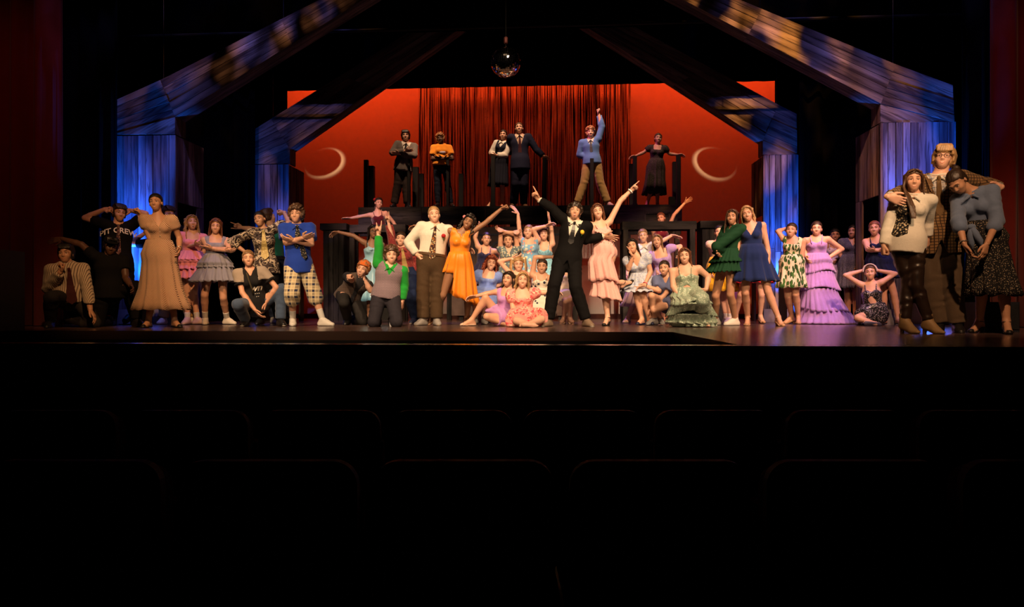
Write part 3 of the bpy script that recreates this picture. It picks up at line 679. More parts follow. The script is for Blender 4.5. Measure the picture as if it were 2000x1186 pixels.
for d, zf, n, nm, px0 in rows_:
    base = (px0-1000)/FPX*d + 0.28
    for i in range(n):
        k = i - n//2; e = empty('theatre_seat', (base+k*0.557, d, zf), 0, None, 'seat', 'dark theatre seats')
        e['label'] = 'dark upholstered theatre seat, ' + ('number %s from the left in the ' % ['one', 'two', 'three', 'four', 'five', 'six', 'seven', 'eight', 'nine'][i]) + nm
        for q, me in SM.items(): link(q, me, e)
# ------------------------------------------------------------------ people
SKIN = {'fair': (0.76, 0.43, 0.31), 'light': (0.67, 0.36, 0.24), 'tan': (0.50, 0.26, 0.155), 'brown': (0.30, 0.145, 0.08), 'dark': (0.10, 0.048, 0.030)}
HAIR = {'black': (0.010, 0.007, 0.006), 'dark': (0.030, 0.016, 0.010), 'brown': (0.085, 0.040, 0.020), 'auburn': (0.15, 0.050, 0.022), 'red': (0.24, 0.045, 0.018), 'blonde': (0.42, 0.25, 0.11), 'ginger': (0.34, 0.14, 0.05), 'dkblonde': (0.24, 0.135, 0.06)}
def skin_m(t): return mat('skin_'+t, SKIN[t], 0.48, var=0.10, spec=0.4)
def hair_m(h): return mat('hair_'+h, HAIR[h], 0.42, pat='streak', c2=tuple(x*0.45 for x in HAIR[h]), c3=tuple(min(1, x*1.6) for x in HAIR[h]), sc=38, st=(1, 1, 0.18), var=0.1, bump=0.5, bsc=90, spec=0.5)
EYE_W = mat('eye_white', (0.75, 0.72, 0.70), 0.3, var=0); IRIS = mat('iris_brown', (0.03, 0.018, 0.012), 0.2, var=0); TEETH = mat('teeth', (0.82, 0.78, 0.72), 0.3, var=0); MOUTHD = mat('mouth_dark', (0.16, 0.035, 0.035), 0.6, var=0)
def lip_m(t): c = SKIN[t]; return mat('lip_'+t, (c[0]*0.86, c[1]*0.58, c[2]*0.58), 0.4, var=0)

# ---- templates -----------------------------------------------------------------
def face_y(x, z): return -0.0870 + 9.0*x*x + (0.006 if z < -0.07 else 0.0)
def make_head(expr, h=0.0078):
    f = Field((-.11, -.14, -.15), (.11, .14, .14), h); k = 0.018
    f.ell((0, .022, .032), (.074, .094, .084), k); f.ell((0, -.018, -.025), (.058, .074, .082), k); f.ell((0, -.040, -.082), (.036, .046, .032), k)
    for s in (-1, 1):
        f.ell((s*.033, -.062, -.026), (.024, .022, .026), .03); f.ell((s*.074, .014, -.008), (.009, .017, .028), .006)
        f.cone((s*.014, -.085, .022), (s*.046, -.073, .020), .010, .009, .014)
    for s in (-1, 1): f.ell((s*.031, -.103, .004), (.019, .020, .0135), .012, sub=True)
    f.cone((0, -.086, .014), (0, -.103, -.028), .0070, .0105, .012); 
    for s in (-1, 1): f.ell((s*.010, -.094, -.031), (.0085, .010, .0075), .008)
    f.ell((0, -.058, -.058), (.036, .031, .030), .02)
    mz = -.060
    if expr == 'open': f.ell((0, -.098, -.070), (.020, .030, .018), .006, sub=True)
    P = [f.nets() + (0,)]
    def bits(fn, lo, hi, hh, m):
        g = Field(lo, hi, hh); fn(g); v, q = g.nets()
        if len(v): P.append((v, q, m))
    for s in (-1, 1):
        c = (s*.031, -.0735, .003)
        bits(lambda g: g.ell(c, (.0128, .0125, .0048 if expr == 'smile' else .0058), 0), (c[0]-.02, -.10, -.02), (c[0]+.02, -.05, .03), .0028, 1)
        bits(lambda g: g.ell((c[0], -.0835, .003), (.0056, .0050, .0056), 0), (c[0]-.012, -.10, -.012), (c[0]+.012, -.07, .016), .0022, 2)
        bits(lambda g: [g.cone((s*(.031-.014), -.0860, .0075), (s*.031, -.0875, .0105), .0014, .0020, .002), g.cone((s*.031, -.0875, .0105), (s*(.031+.017), -.0785, .0060), .0020, .0014, .002)], (c[0]-.03, -.11, -.01), (c[0]+.03, -.06, .03), .0024, 5)
        bits(lambda g: [g.cone((s*.013, -.0965, .028), (s*.032, -.0930, .0335), .0026, .0030, .004), g.cone((s*.032, -.0930, .0335), (s*.051, -.0785, .027), .0030, .0018, .004)], (c[0]-.035, -.12, .01), (c[0]+.035, -.06, .05), .0026, 5)
    n = 6; W = .026 if expr == 'smile' else (.021 if expr == 'closed' else .019)
    def arc(up, drop, curve):
        out = []
        for i in range(n+1):
            x = -W + 2*W*i/n; t = abs(x)/W; out.append((x, face_y(x, mz)-.003, mz + curve*t*t + (up if up else -drop)*(1-t*t)))
        return out
    cur = .011 if expr == 'smile' else (.004 if expr == 'closed' else -.004)
    A = arc(.003 if expr != 'open' else .008, 0, cur); B = arc(0, .013 if expr == 'smile' else (.006 if expr == 'closed' else .026), cur)
    def lips(g):
        for L_, r in ((A, .0034), (B, .0042)):
            for p, q in zip(L_[:-1], L_[1:]): g.cone(p, q, r*.85, r*.85, .003)
    bits(lips, (-.045, -.12, -.11), (.045, -.05, -.03), .0026, 3)
    if expr != 'closed':
        def teeth(g):
            for i in range(1, n-1):
                a = (np.array(A[i])+(np.array(B[i]) - np.array(A[i]))*.28); c = (np.array(A[i+1])+(np.array(B[i+1])-np.array(A[i+1]))*.28)
                g.cone(a+V3(0, .0012, -.0005), c+V3(0, .0012, -.0005), .0044, .0044, .002)
        bits(teeth, (-.045, -.12, -.11), (.045, -.05, -.03), .0028, 4)
        bits(lambda g: g.ell((0, -.0725, mz - (.002 if expr == 'smile' else .010)), (W*.85, .012, .007 if expr == 'smile' else .016), 0), (-.05, -.11, -.11), (.05, -.05, -.03), .003, 6)
    return P
_heads = {}
def head_t(e):
    if e not in _heads: _heads[e] = make_head(e)
    return _heads[e]
def make_hand(pose, h=0.0067):
    f = Field((-.02, -.09, -.11), (.20, .10, .05), h)
    c = {'relax': [(18, 25, 20)]*4, 'flat': [(2, 4, 4)]*4, 'spread': [(6, 8, 8)]*4, 'fist': [(82, 95, 60)]*4, 'point': [(0, 4, 4)]+[(82, 95, 60)]*3, 'horns': [(0, 5, 5), (82, 95, 60), (82, 95, 60), (0, 5, 5)], 'grip': [(55, 60, 30)]*4, 'cup': [(30, 35, 25)]*4}[pose]
    ys = (.030, .010, -.010, -.029); ln = ((.040, .025, .020), (.045, .028, .021), (.042, .026, .020), (.032, .020, .018)); kx = (.088, .092, .088, .080)
    f.cone((-.012, 0, 0), (.03, 0, -.002), .025, .026, .012, vax=V3(0, 0, 1), vs=1.35)
    for i in range(4):
        f.cone((.015, ys[i]*.55, -.001), (kx[i], ys[i], 0), .0145, .0125, .012)
        p = V3(kx[i], ys[i], 0); a = 0.0; sp = {'spread': (12, 3, -5, -14), 'horns': (8, 0, 0, -10)}.get(pose, (3, 1, -1, -4))[i]
        for j in range(3):
            a += math.radians(c[i][j]); d = V3(math.cos(a)*math.cos(math.radians(sp)), math.cos(a)*math.sin(math.radians(sp)) if j == 0 or True else 0, -math.sin(a))
            q = p + d*ln[i][j]; r0 = (.0092, .0085, .0078)[j]; f.cone(p, q, r0, r0-.0008, .004); p = q
    if pose in ('fist', 'point', 'horns', 'grip'): th = [(.018, .026, -.008), (.050, .044, -.026), (.078, .030, -.042), (.086, .010, -.044)]
    elif pose == 'spread': th = [(.018, .026, -.004), (.044, .056, -.010), (.066, .082, -.012), (.078, .098, -.012)]
    else: th = [(.018, .026, -.006), (.046, .050, -.014), (.074, .060, -.020), (.094, .060, -.022)]
    for p, q, r0, r1 in zip(th[:-1], th[1:], (.0155, .0115, .0098), (.0115, .0098, .0085)): f.cone(p, q, r0, r1, .006)
    return f.nets()
_hands = {}
def hand_t(p):
    if p not in _hands: _hands[p] = make_hand(p)
    return _hands[p]
def foot_prims(f, T, e, heel, k=.016, up=V3(0, 0, 1)):
    """T maps foot-local (toe -y, ankle at origin) to field space"""
    hb = -.105 if heel else -.062
    A, Hh, B, To = T((0, 0, 0)), T((0, .032, -.052)), T((0, -.105, hb+.003)), T((0, -.158, hb-.006))
    f.cone(A, Hh, .036+e, .031+e, k); f.cone(A, B, .034+e, .030+e, k); f.cone(Hh, B, .029+e, .031+e, k); f.cone(B, To, .034+e, .022+e, k, vax=up, vs=1.5)
def make_shoe(kind, h=0.0112):
    heel = kind in ('heel', 'boot'); f = Field((-.08, -.24, -.17), (.08, .12, .16), h); I = lambda p: np.array(p, float)
    foot_prims(f, I, .009, heel); sole = -.135 if heel else -.088
    if kind in ('sneaker', 'hightop'): f.cone((0, .03, -.06), (0, -.15, -.064), .046, .040, .02, vax=V3(0, 0, 1), vs=1.3); f.cone((0, .01, -.03), (0, -.08, -.035), .040, .034, .02)
    if kind in ('boot', 'hightop'): f.cone((0, .008, -.02), (0, .012, .085), .048, .052, .02)
    if kind in ('flat', 'heel'): f.cut(lambda X, Y, Z: np.minimum(Z+(.058 if kind == 'flat' else .066)+np.maximum(-Y-.02, 0)*(.18 if kind == 'flat' else .42), .135+Y*1.0+.0*X + 0*Z))
    else: f.cut(lambda X, Y, Z: Z-(.03 if kind in ('sneaker', 'dress') else .075))
    f.cut(lambda X, Y, Z: sole-Z)
    P = [f.nets() + (0,)]
    g = Field((-.08, -.24, -.17), (.08, .12, .02), h)
    if heel:
        g.cone((0, .035, -.07), (0, .045, -.135), .026, .018, .005, flat=True); g.cone((0, -.09, -.128), (0, -.165, -.128), .034, .026, .01, vax=V3(0, 0, 1), vs=4)
        g.cut(lambda X, Y, Z: sole-Z)
    else:
        g.cone((0, .035, sole+.012), (0, -.16, sole+.012), .044 if kind in ('sneaker', 'hightop') else .037, .036, .01, vax=V3(0, 0, 1), vs=2.6); g.cut(lambda X, Y, Z: sole-Z)
    P.append(g.nets() + (1,))
    if kind in ('heel', 'flat'):
        b_ = Field((-.08, -.08, -.06), (.08, .08, .05), .006)
        for s in range(16):
            a0, a1 = 2*math.pi*s/16, 2*math.pi*(s+1)/16; z = -.012
            b_.cone((.039*math.cos(a0), -.004+.044*math.sin(a0), z-.10*.044*math.sin(a0)), (.039*math.cos(a1), -.004+.044*math.sin(a1), z-.10*.044*math.sin(a1)), .0055, .0055, .002)
        if kind == 'heel': P.append(b_.nets() + (0,))
    return join(P)
_shoes = {}
def shoe_t(k):
    if k not in _shoes: _shoes[k] = make_shoe(k)
    return _shoes[k]

# ---- hair ----------------------------------------------------------------------
def make_hair(style, h=0.0092):
    r = random.Random(hash(style) % 1 + len(style)*7)
    low = {'long': -.44, 'wavy': -.40, 'straightlong': -.46, 'onelong': -.42, 'pigtails': -.30, 'bob': -.17, 'curlylong': -.30, 'pony': -.30, 'halfup': -.36}.get(style, -.16)
    f = Field((-.20, -.20, low-.04), (.20, .22, .26), h)
    t = {'bun': .011, 'pony': .011, 'slick': .009, 'short': .016, 'shaggy': .024, 'afro': .02, 'curly': .016}.get(style, .013)
    f.ell((0, .024, .036), (.074+t, .093+t, .083+t*1.2), 0.0)
    if style not in ('curly', 'afro'): f.cut(lambda X, Y, Z: f.F + .0028*np.sin(X*2*math.pi/.026)*np.cos(Y*9) + .004*np.exp(-((X-.012)/.006)**2)*(Z > .08) + 0*Y)
    f.ell((0, .045, -.03), (.066+t*.7, .062+t*.7, .062), .03)
    hl = {'short': .066, 'shaggy': .045, 'curly': .062, 'afro': .070, 'slick': .074, 'bun': .071, 'pony': .071}.get(style, .068)
    def facecut(X, Y, Z):
        """face opening: below the hairline and in front of the ears"""
        back = .65*np.maximum(.03-Z, 0) if style in ('bun', 'pony', 'slick', 'halfup') else 0
        return -np.maximum(Y + .018 - back + .25*np.maximum(Z-.02, 0)*4*.35, Z - hl + .35*np.abs(X)*(.9 if style not in ('shaggy',) else .2)) + 0*X
    f.cut(facecut)
    if style in ('short', 'shaggy', 'curly', 'afro', 'slick'): f.cut(lambda X, Y, Z: -.072-Z+0*X)
    k = .012
    def lock(pts, r0, r1):
        for i in range(len(pts)-1):
            a, b = i/(len(pts)-1), (i+1)/(len(pts)-1); f.cone(pts[i], pts[i+1], r0+(r1-r0)*a, r0+(r1-r0)*b, k)
    if style in ('curly', 'afro', 'curlylong'):
        for _ in range(150 if style != 'afro' else 170):
            u, v_ = r.uniform(-1, 1), r.uniform(0, 2*math.pi); s = math.sqrt(1-u*u); d = V3(s*math.cos(v_), s*math.sin(v_), u)
            rad = {'curly': (.094, .108, .108), 'afro': (.100, .115, .120), 'curlylong': (.092, .108, .100)}[style]
            p = V3(0, .022, .034) + d*np.array(rad)
            if p[1] < -.02 and p[2] < .075: continue
            if p[2] < -.05: continue
            f.cone(p, p+V3(r.uniform(-.012, .012), r.uniform(-.012, .012), r.uniform(-.012, .012)), r.uniform(.013, .022), .014, .006)
    if style == 'shaggy':
        for i in range(26):
            a = math.pi*(i/25)*1.9 - math.pi*.45; x, y = .088*math.cos(a), .03+.105*math.sin(a)
            lock([V3(x*.8, y*.8, .09), V3(x*1.05, y*1.05, .04), V3(x*1.08, y*1.05, r.uniform(-.05, -.01) if y > -.03 else .035)], .02, .010)
        for i in range(9): x = -.06+.015*i; lock([V3(x*.8, -.04, .122), V3(x, -.085, .095), V3(x*1.05+.008, -.098, .052)], .018, .008)
    if style == 'short':
        for i in range(13):
            x = -.064+.0105*i; lock([V3(x*.8-.012, .0, .116), V3(x*.92-.004, -.042, .106), V3(x+.008, -.071, .078-.008*(i % 3))], .013, .0065)
        for i in range(16):
            a = math.pi*i/15; lock([V3(.07*math.cos(a), .03+.07*math.sin(a), .10), V3(.088*math.cos(a), .03+.104*math.sin(a), .03), V3(.080*math.cos(a), .03+.092*math.sin(a), -.05)], .014, .008)
    if style in ('long', 'wavy', 'straightlong', 'onelong', 'curlylong', 'halfup', 'bob'):
        wv = {'wavy': .016, 'curlylong': .022, 'halfup': .010, 'long': .007}.get(style, .002); n = 40; k = .008
        for i in range(n):
            a = math.radians(-8 + 196*i/(n-1)); ra_ = r.uniform(.90, 1.04); x, y = .078*math.cos(a)*ra_, .024+.088*math.sin(a)*ra_; L_ = -low*r.uniform(.86, 1.0); ph = r.uniform(0, 6)
            out = {'curlylong': 1.6, 'wavy': 1.35, 'halfup': 1.15}.get(style, 1.08)
            pts = []
            for j in range(9):
                q = j/8; z = .06 - (L_+.06)*q; sp = 1+(out-1)*min(1, q*2.2)
                pts.append(V3(x*sp + wv*math.sin(ph+q*16), y*(1+.1*min(1, q*2)) + (.02*q if y < .03 else .0) + wv*math.cos(ph+q*14), z))
            lock(pts, .015, .007)
        for s in (-1, 1):
            lock([V3(s*.012, -.078, .105), V3(s*.055, -.070, .085), V3(s*.080, -.045, .03), V3(s*.088, -.030, -.04), V3(s*.094, -.030, -.11)] + ([V3(s*.10, -.035, -.20), V3(s*.095, -.04, low*.7)] if style not in ('bob', 'halfup') else []), .011, .008)
    if style == 'onelong':
        for i in range(6): lock([V3(-.07, -.02+.012*i*.5, .04), V3(-.092, -.045+.01*i, -.06), V3(-.075+.008*i, -.120+.006*i, -.17), V3(-.045+.010*i, -.165+.003*i, -.28), V3(-.02+.008*i, -.18, -.40)], .014, .006)
    if style == 'bun':
        f.ell((0, .125, .075), (.042, .036, .042), .01)
    if style in ('pony',):
        f.ell((0, .125, .06), (.026, .026, .026), .01)
        for i in range(7): lock([V3(0, .12, .06), V3(-.02+.007*i, .165, .03), V3(-.035+.012*i, .155, -.08), V3(-.03+.010*i, .14, -.20), V3(-.02+.006*i, .135, -.28)], .02, .008)
    if style == 'pigtails':
        for s in (-1, 1):
            for i in range(5): lock([V3(s*.06, .0, .10), V3(s*(.098+.004*i), -.005+.008*i, .09), V3(s*(.112+.004*i), -.02+.010*i, -.04), V3(s*(.105+.005*i), -.03+.008*i, -.18), V3(s*.10, -.03, -.27)], .017, .009)
    return f.nets()
_hairs = {}
def hair_t(s):
    if s not in _hairs: _hairs[s] = make_hair(s)
    return _hairs[s]

# ---- crops of the photograph that the poses were read from ------------------------
CR = {'A': (60, 360, 3.706), 'B': (340, 370, 3.826), 'C': (620, 370, 3.826), 'D': (860, 340, 3.488), 'E': (1100, 340, 3.488), 'F': (1360, 370, 3.826), 'G': (1620, 270, 2.892), 'H': (680, 200, 5.391), 'I': (940, 200, 4.762),
      'K1': (80, 380, 4.233), 'K2': (230, 370, 4.088), 'K3': (380, 390, 4.56), 'K4': (910, 390, 4.744), 'K5': (1200, 400, 4.745), 'K6': (1380, 390, 4.5625), 'K7': (1500, 420, 5.157), 'K8': (630, 380, 4.395), 'K9': (1060, 380, 4.564)}
def rotz(a): c, s = math.cos(a), math.sin(a); return np.array([[c, -s, 0], [s, c, 0], [0, 0, 1]])
def rotx(a): c, s = math.cos(a), math.sin(a); return np.array([[1, 0, 0], [0, c, -s], [0, s, c]])
def roty(a): c, s = math.cos(a), math.sin(a); return np.array([[c, 0, s], [0, 1, 0], [-s, 0, c]])
SIDES = 'ab'

class Person:
    """pose read from the photo: head, neck, hip and limb joints in crop pixels; distances from limb lengths and the ground"""
    def __init__(s, crop, sc, S_, sex, label, head, neck, hip, A, B, LA, LB, phi=0, lean=0.0, hyaw=0, hpit=0, hroll=None, zg=0.0, bw=1.0, skin='light', hair=('long', 'brown'), expr='smile',
                 hands=('relax', 'relax'), tips=(None, None), thumbs=(None, None), toes=(None, None), heel=False, sh=(None, None), kneel=(False, False), hs=1.0):
        s.ox, s.oy, s.cs = CR[crop]; s.d = FPX/sc; s.S = S_; s.k = S_/1.70; s.sex = sex; s.bw = bw; s.zg = zg; s.skin = skin; s.heel = heel; s.sc = sc
        s.vx = min(.0205, max(.0128, 2.25/sc)); k = s.k
        s.P = s.at(*hip, s.d); s.N = s.at(*neck, s.d-lean)
        s.cor = -math.degrees(math.atan2(s.P[0], s.d)); phi = phi+s.cor; hyaw = hyaw+s.cor      # angles are given as seen from the lens
        ph = math.radians(phi); u = V3(math.cos(ph), math.sin(ph), 0); s.w = nrm(s.N-s.P); s.u = nrm(u - (u@s.w)*s.w); s.v = np.cross(s.u, s.w)  # front
        s.T = np.linalg.norm(s.N-s.P)
        s.hd = s.at(*head, s.N[1]-.015)
        hw = (.160 if sex == 'f' else .176)*k*(.5+.5*bw); J = s.J = {}
        anka = .13 if heel else .092
        for i, (sd, arm, legj) in enumerate((('a', A, LA), ('b', B, LB))):
            sg = (-1, 1)[i]
            sh_ = s.N - .045*k*s.w + sg*hw*s.u
            e = arm[0]
            up = s.at(e[0], e[1], s.N[1])[2] > sh_[2]+.05
            if up: sh_ = sh_ + .045*k*V3(0, 0, 1) - sg*.015*s.u
            if sh[i]: q = s.at(*sh[i], sh_[1]); sh_ = q
            J['S'+sd] = sh_
            J['E'+sd] = s.solve(sh_, e, .302*k, e[2] if len(e) > 2 else (.6 if not up else -.3))
            wv = arm[1]; J['W'+sd] = s.solve(J['E'+sd], wv, .250*k, wv[2] if len(wv) > 2 else -1)
            J['H'+sd] = s.P + sg*.085*k*s.u*(.6+.4*bw)
            kn, an = legj
            J['K'+sd] = s.solve(J['H'+sd], kn, .425*k, kn[2] if len(kn) > 2 else -1, zg+.062*k)
            za = zg + (.055 if kneel[i] else anka)
            J['A'+sd] = s.solve(J['K'+sd], an, .415*k, an[2] if len(an) > 2 else 1, za)
        s.hands, s.tips, s.thumbs, s.toes, s.kneel = hands, tips, thumbs, toes, kneel
        # lowest centre -> base of the thing
        base = V3(s.P[0], s.P[1], zg); s.base = base
        for q in J: J[q] = J[q]-base
        s.P = s.P-base; s.N = s.N-base; s.hd = s.hd-base
        s.root = empty('person', tuple(base), 0, label, 'person')
        # head frame
        up = s.hd-(s.N); roll = math.atan2(up[0], up[2])*.8 if hroll is None else math.radians(hroll)
        s.HR = roty(roll) @ rotz(math.radians(hyaw if hyaw is not None else phi)) @ rotx(math.radians(hpit))
        s.hscale = (1.0 if sex == 'f' else 1.05)*k**.35*hs
        s.expr = expr
        pts = np.array(list(J.values())+[s.P, s.N, s.hd]); s.lo = pts.min(0)-.24; s.hi = pts.max(0)+.24; s.lo[2] = max(s.lo[2], -.03)
        s.build_body(); 
        if hair: s.add_hair(*hair)
    def at(s, cx, cy, d):
        px, py = s.ox+cx/s.cs, s.oy+cy/s.cs
        return V3((px-1000)/FPX*d, d, CAMZ+(HOR-py)/FPX*d)
    def solve(s, par, p, L_, sign, zfix=None):
        y = par[1]
        if len(p) == 4: return s.at(p[0], p[1], s.d+p[3])
        for _ in range(4):
            q = s.at(p[0], p[1] if p[1] is not None else 0, y)
            if p[1] is None: q[2] = zfix
            pr = math.hypot(q[0]-par[0], q[2]-par[2])
            y = par[1] + (sign*math.sqrt(L_*L_-pr*pr) if pr < .93*L_ else 0.0)
        q = s.at(p[0], p[1] if p[1] is not None else 0, y)
        if p[1] is None: q[2] = zfix
        return q
    # ---- anatomy as distance-field strokes, inflated by e for clothes
    def dims(s):
        k, f = s.k*s.bw, s.sex == 'f'
        return dict(hip=.150*k if f else .146*k, waist=.112*k if f else .132*k, chest=.132*k if f else .152*k)
    def f_torso(s, f, e, bust=True, clav=True, kk=.04):
        g = s.dims(); P, w, u, v, T, k = s.P, s.w, s.u, s.v, s.T, s.k; vs = 1.42
        f.cone(P-.02*w, P+.40*T*w, g['hip']+e, g['waist']+e, kk, vax=v, vs=vs); f.cone(P+.40*T*w, P+.72*T*w, g['waist']+e, g['chest']+e, kk, vax=v, vs=vs)
        f.cone(P+.72*T*w, P+.90*T*w, g['chest']+e, .095*k+e, kk, vax=v, vs=vs)
        for sg in (-1, 1):
            f.cone(P - .030*k*v - .03*w + sg*.055*k*u, P - .025*k*v + .02*w + sg*.055*k*u, .088*k*s.bw+e, .075*k*s.bw+e, kk)
            if bust and s.sex == 'f': c = P+.66*T*w + sg*.062*k*u + .066*k*v; f.cone(c, c+.012*v, .052*k+e, .046*k+e, .03)
        if clav:
            for sd in SIDES: f.cone(s.N-.045*k*w, s.J['S'+sd], .048*k+e, .044*k+e, kk)
    def f_arm(s, f, sd, e0, e1, frac=2.0, flat=True, kk=.03, mul=1.0, rip=0.0):
        J, k = s.J, s.k*(.55+.45*s.bw); m = 1.0 if s.sex == 'f' else 1.15
        a, b, c = J['S'+sd], J['E'+sd], J['W'+sd]; r = [.046*k*m, .036*k*m, .038*k*m, .0255*k*m]
        t = min(1, frac); q = a+(b-a)*t; ee = e0+(e1-e0)*t/max(frac, 1e-6)
        f.cone(a, q, r[0]+e0, r[0]+(r[1]-r[0])*t+ee, kk, flat=(flat and frac < 1), rip=rip)
        if frac > 1:
            t = min(1, frac-1); g = b+(c-b)*.28; q = b+(c-b)*t
            f.cone(b, b+(c-b)*min(t, .28), r[1]+ee, r[2]+ee, .010, rip=rip)
            if t > .28: f.cone(g, q, r[2]+ee, r[2]+(r[3]-r[2])*(t-.28)/.72+e1, .010, flat=(flat and t < 1.01), rip=rip)
    def f_leg(s, f, sd, e0, e1, frac=2.0, flat=True, kk=.03, rip=0.0):
        J, k = s.J, s.k*(.55+.45*s.bw); m = 1.0 if s.sex == 'f' else 1.04
        a, b, c = J['H'+sd], J['K'+sd], J['A'+sd]; r = [.084*k*m, .053*k*m, .055*k*m, .034*k*m]
        t = min(1, frac); q = a+(b-a)*t; ee = e0+(e1-e0)*t/max(frac, 1e-6)
        f.cone(a, q, r[0]+e0, r[0]+(r[1]-r[0])*t+ee, kk, flat=(flat and frac < 1), rip=rip)
        if frac > 1:
            t = min(1, frac-1); d = nrm(c-b); back = -s.v - ((-s.v)@d)*d; g = b+(c-b)*.30 + back*.012; q = b+(c-b)*t
            f.cone(b, b+(g-b)*min(1, t/.3), r[1]+ee, r[2]+ee, .012, rip=rip)
            if t > .3: f.cone(g, q, r[2]+ee, r[2]+(r[3]-r[2])*(t-.3)/.7+e1, .012, flat=flat, rip=rip)
    def footmap(s, i):
        sd = SIDES[i]; J = s.J; A = J['A'+sd]; sh = nrm(A-J['K'+sd])
        t = s.toes[i]
        if s.kneel[i] and t is None: d = nrm(nrm(A-J['K'+sd])+V3(0, 0, -.15)); up = nrm(s.v*1.0+V3(0, 0, .001)); up = -nrm(V3(0, 0, 1)-(d[2])*d); 
        elif isinstance(t, tuple): d = nrm(np.array(t, float)); up = nrm(-sh-(-sh@d)*d)
        else:
            if t is None: t = math.degrees(math.atan2(s.v[0], -s.v[1])) + (-22, 22)[i]
            else: t = t+s.cor
            a = math.radians(t); d = V3(math.sin(a), -math.cos(a), 0); up = V3(0, 0, 1)
        x = np.cross(-d, up); M = np.stack([x, -d, up], 1)*min(1.08, s.k)
        return M, A
    def build_body(s):
        f = Field(s.lo, s.hi, s.vx); k = s.k
        s.f_torso(f, 0.0)
        for sd in SIDES: s.f_arm(f, sd, 0, 0, 2, False); s.f_leg(f, sd, 0, 0, 2, False)
        f.cone(s.N-.03*s.w, s.hd + s.HR@V3(0, .022, -.055), (.056 if s.sex == 'f' else .064)*k, (.050 if s.sex == 'f' else .058)*k, .03)
        for i in (0, 1):
            M, A = s.footmap(i); foot_prims(f, lambda p: A+M@np.array(p, float), 0, s.heel, up=M[:, 2]/np.linalg.norm(M[:, 2]))
        parts = [f.nets()+(0,)]
        Hs = s.HR*s.hscale*(1.0)
        for V, F, m in head_t(s.expr): parts.append((V@Hs.T + s.hd, F, m))
        for i, sd in enumerate(SIDES):
            W, E = s.J['W'+sd], s.J['E'+sd]; d = nrm(W-E)
            if s.tips[i] is not None:
                tx = s.tips[i]; q = s.at(tx[0], tx[1], W[1]+s.base[1]+(tx[2] if len(tx) > 2 else 0))-s.base; d = nrm(q-W)
            th = s.thumbs[i]
            if th is None: th = s.v*.8 + V3(0, 0, .5) if abs(d[2]) < .8 else s.v + (.4 if i == 0 else -.4)*s.u
            th = np.array(th, float); y = nrm(th-(th@d)*d); z = np.cross(d, y)
            mir = (i == 1)
            V, F = hand_t(s.hands[i]); V = V.copy(); F = F
            # template is a right hand: palm towards -z; mirror z for the left
            if mir: V = V*V3(1, 1, -1); F = F[:, ::-1]
            M = np.stack([d, y, z], 1)*(.98 if s.sex == 'f' else 1.06)*k
            parts.append((V@M.T + W, F, 0))
        V, F, mi = join(parts)
        hm = hair_m(s.haircol) if hasattr(s, 'haircol') else hair_m('dark')
        s.body = link('body', mesh('body', V, F, (skin_m(s.skin), EYE_W, IRIS, lip_m(s.skin), TEETH, hm, MOUTHD), True, mi), s.root)
        s.bodyV = V
    def add_hair(s, style, col, sc=1.0):
        V, F = hair_t(style); M = s.HR*s.hscale*sc
        s.body.data.materials[5] = hair_m(col)
        s.hairo = link('hair', mesh('hair', V@M.T + s.hd, F, (hair_m(col),), True), s.root)
    def headpart(s, name, V, F, m, mi=None):
        M = s.HR*s.hscale; return link(name, mesh(name, np.asarray(V)@M.T + s.hd, F, m if isinstance(m, tuple) else (m,), True, mi), s.root)
    def glasses(s, m):
        f = Field((-.09, -.13, -.03), (.09, .04, .04), .0035)
        for sg in (-1, 1):
            for i in range(14):
                a, b = 2*math.pi*i/14, 2*math.pi*(i+1)/14; p = lambda t: V3(sg*.033+.025*math.cos(t), -.104+.004*abs(math.cos(t)), .002+.020*math.sin(t)); f.cone(p(a), p(b), .0028, .0028, .001)
            f.cone((sg*.058, -.100, .006), (sg*.082, -.02, .008), .0026, .0026, .001)
        f.cone((-.009, -.106, .006), (.009, -.106, .006), .0026, .0026, .001); s.headpart('glasses', *f.nets(), m)
    # ---- clothes
    def loc(s, X, Y, Z):
        x, y, z = X-s.P[0], Y-s.P[1], Z-s.P[2]
        return (x*s.u[0]+y*s.u[1]+z*s.u[2], x*s.v[0]+y*s.v[1]+z*s.v[2], x*s.w[0]+y*s.w[1]+z*s.w[2])
    def top(s, name, m, sleeve=.5, hem=.08, neck=('crew',), e=.014, se=None, flare=0.0, kk=.04, legs=0.0, only=None, puff=0.0, rip=0.004, cut=None, waist_in=0.0):
        f = Field(s.lo, s.hi, s.vx); kind = neck[0]; strap = kind == 'strap'
        s.tope = e; s.toph = hem; s.f_torso(f, e, True, not strap and kind != 'tank', kk)
        if kind == 'tank':
            for sd in SIDES: q = s.N-.045*s.k*s.w; f.cone(q, q+(s.J['S'+sd]-q)*.72, .052*s.k+e, .050*s.k+e, .03)
        se = se if se is not None else (e, e+.006)
        if sleeve > 0:
            for sd in SIDES: s.f_arm(f, sd, se[0], se[1], sleeve, True, .03, rip=rip)
        if puff:
            for sd in SIDES: a, b = s.J['S'+sd], s.J['E'+sd]; f.cone(a+(b-a)*.10, a+(b-a)*.34, puff, puff*.92, .03)
        if hem < 0 or hem > .0:
            g = s.dims()
            if hem > .045:
                h0 = s.P - hem*s.w; f.cone(s.P+.02*s.w, h0-.05*s.w, g['hip']+e+.022, g['hip']+e+.036+flare, .04, vax=s.v, vs=1.22)
        T = s.T; D = neck[1] if len(neck) > 1 else .06
